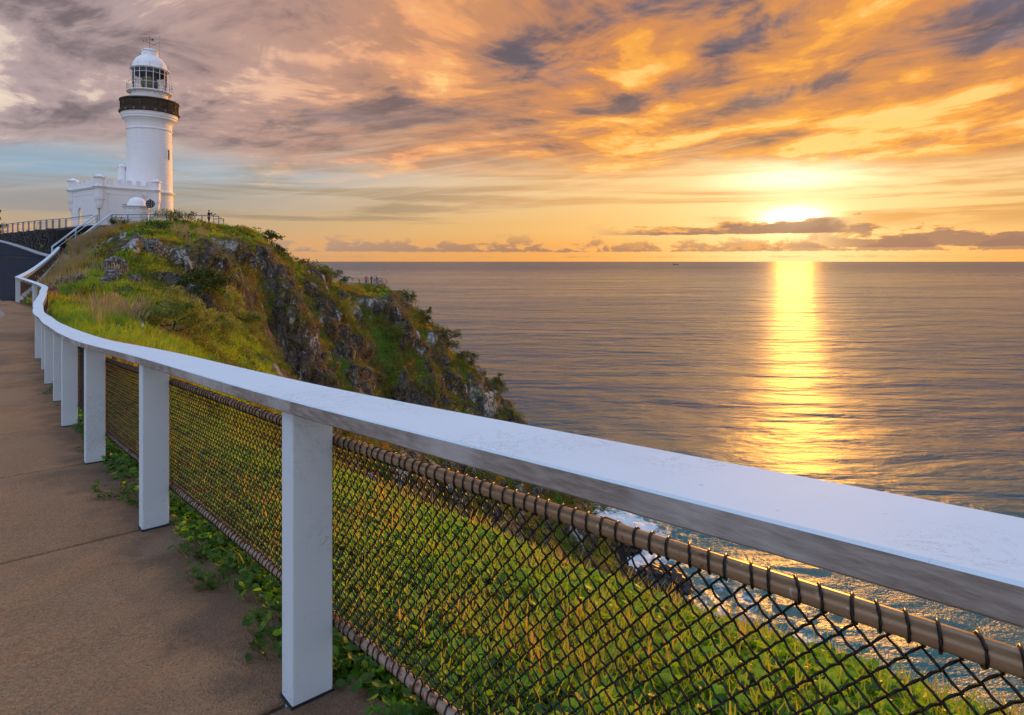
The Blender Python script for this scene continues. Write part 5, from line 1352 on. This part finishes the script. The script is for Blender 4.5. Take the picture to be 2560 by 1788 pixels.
person('person in a pink top with elbows out, leftmost at the lookout', lp(915.5, .9), math.radians(80), 1.72, cloth('pink_top', (.62, .06, .17)), cloth('dark_trousers', (.02, .022, .02)), M_HAIRB, 'hips', GP)
person('slim person all in dark clothes, second from left at the lookout', lp(928.5, .8), math.radians(60), 1.68, cloth('navy_top', (.03, .035, .05)), cloth('navy_trousers', (.02, .022, .03)), M_HAIR, 'stand', GP)
person('person in a white top and short skirt at the lookout', lp(936.3, .8), math.radians(100), 1.7, cloth('white_top', (.62, .62, .68)), cloth('grey_skirt', (.35, .33, .36)), M_HAIRB, 'lean', GP, skirt=True)
person('person in a black jacket and blue trousers, rightmost at the lookout', lp(941.6, 1.2), math.radians(20), 1.66, cloth('black_jacket', (.02, .018, .02)), cloth('blue_trousers', (.035, .05, .11)), M_HAIR, 'stand', GP)
# information board beside the photographer
v = P(534, 537, 75.2); ib = thing('information_board', 'tilted blue information board at the hilltop railing', 'sign', (v.x, v.y, v.z - 1.2))
mb = MB(); mb.box((v.x, v.y, v.z - .65), (.08, .08, 1.1)); mb.build('post', M_BLUERAIL, ib)
mb = MB(); mb.beam(v + Vector((-.30, -.1, -.16)), v + Vector((.28, .1, .12)), .5, .04); mb.build('panel', mat('blue_panel', lambda: pbr((.03, .08, .25), .4)), ib)

# ------------------------------------------------------------------ ship far out
sv = Vector(((1690 - CX) / FPX * 16000, 16000, SEA)); ship = thing('cargo_ship', 'tiny dark cargo ship on the horizon left of the sun', 'ship', tuple(sv))
mb = MB(); L, Wd, H = 140, 22, 13
mb.add([sv + Vector((x, y, z)) for x, y, z in ((-L / 2, -Wd / 2, 0), (L / 2 - 14, -Wd / 2, 0), (L / 2 - 6, 0, 0), (L / 2 - 14, Wd / 2, 0), (-L / 2, Wd / 2, 0), (-L / 2 - 3, -Wd / 2, H), (L / 2 - 10, -Wd / 2, H), (L / 2 + 6, 0, H + 3), (L / 2 - 10, Wd / 2, H), (-L / 2 - 3, Wd / 2, H))], [(4, 3, 2, 1, 0), (5, 6, 7, 8, 9)] + [(i, (i + 1) % 5, 5 + (i + 1) % 5, 5 + i) for i in range(5)]); mb.build('hull', M_SHIP, ship)
mb = MB(); mb.box(sv + Vector((-L / 2 + 18, 0, H + 9)), (16, 20, 18)); mb.build('bridge', M_SHIP, ship)
mb = MB(); mb.tube([sv + Vector((-L / 2 + 10, 0, H)), sv + Vector((-L / 2 + 10, 0, H + 26))], 2.2, 8); mb.build('funnel', M_SHIP, ship)
for x in (-15, 15, 42): mb = MB(); mb.tube([sv + Vector((x, 0, H)), sv + Vector((x, 0, H + 14))], 1.2, 6); mb.build('mast', M_SHIP, ship)
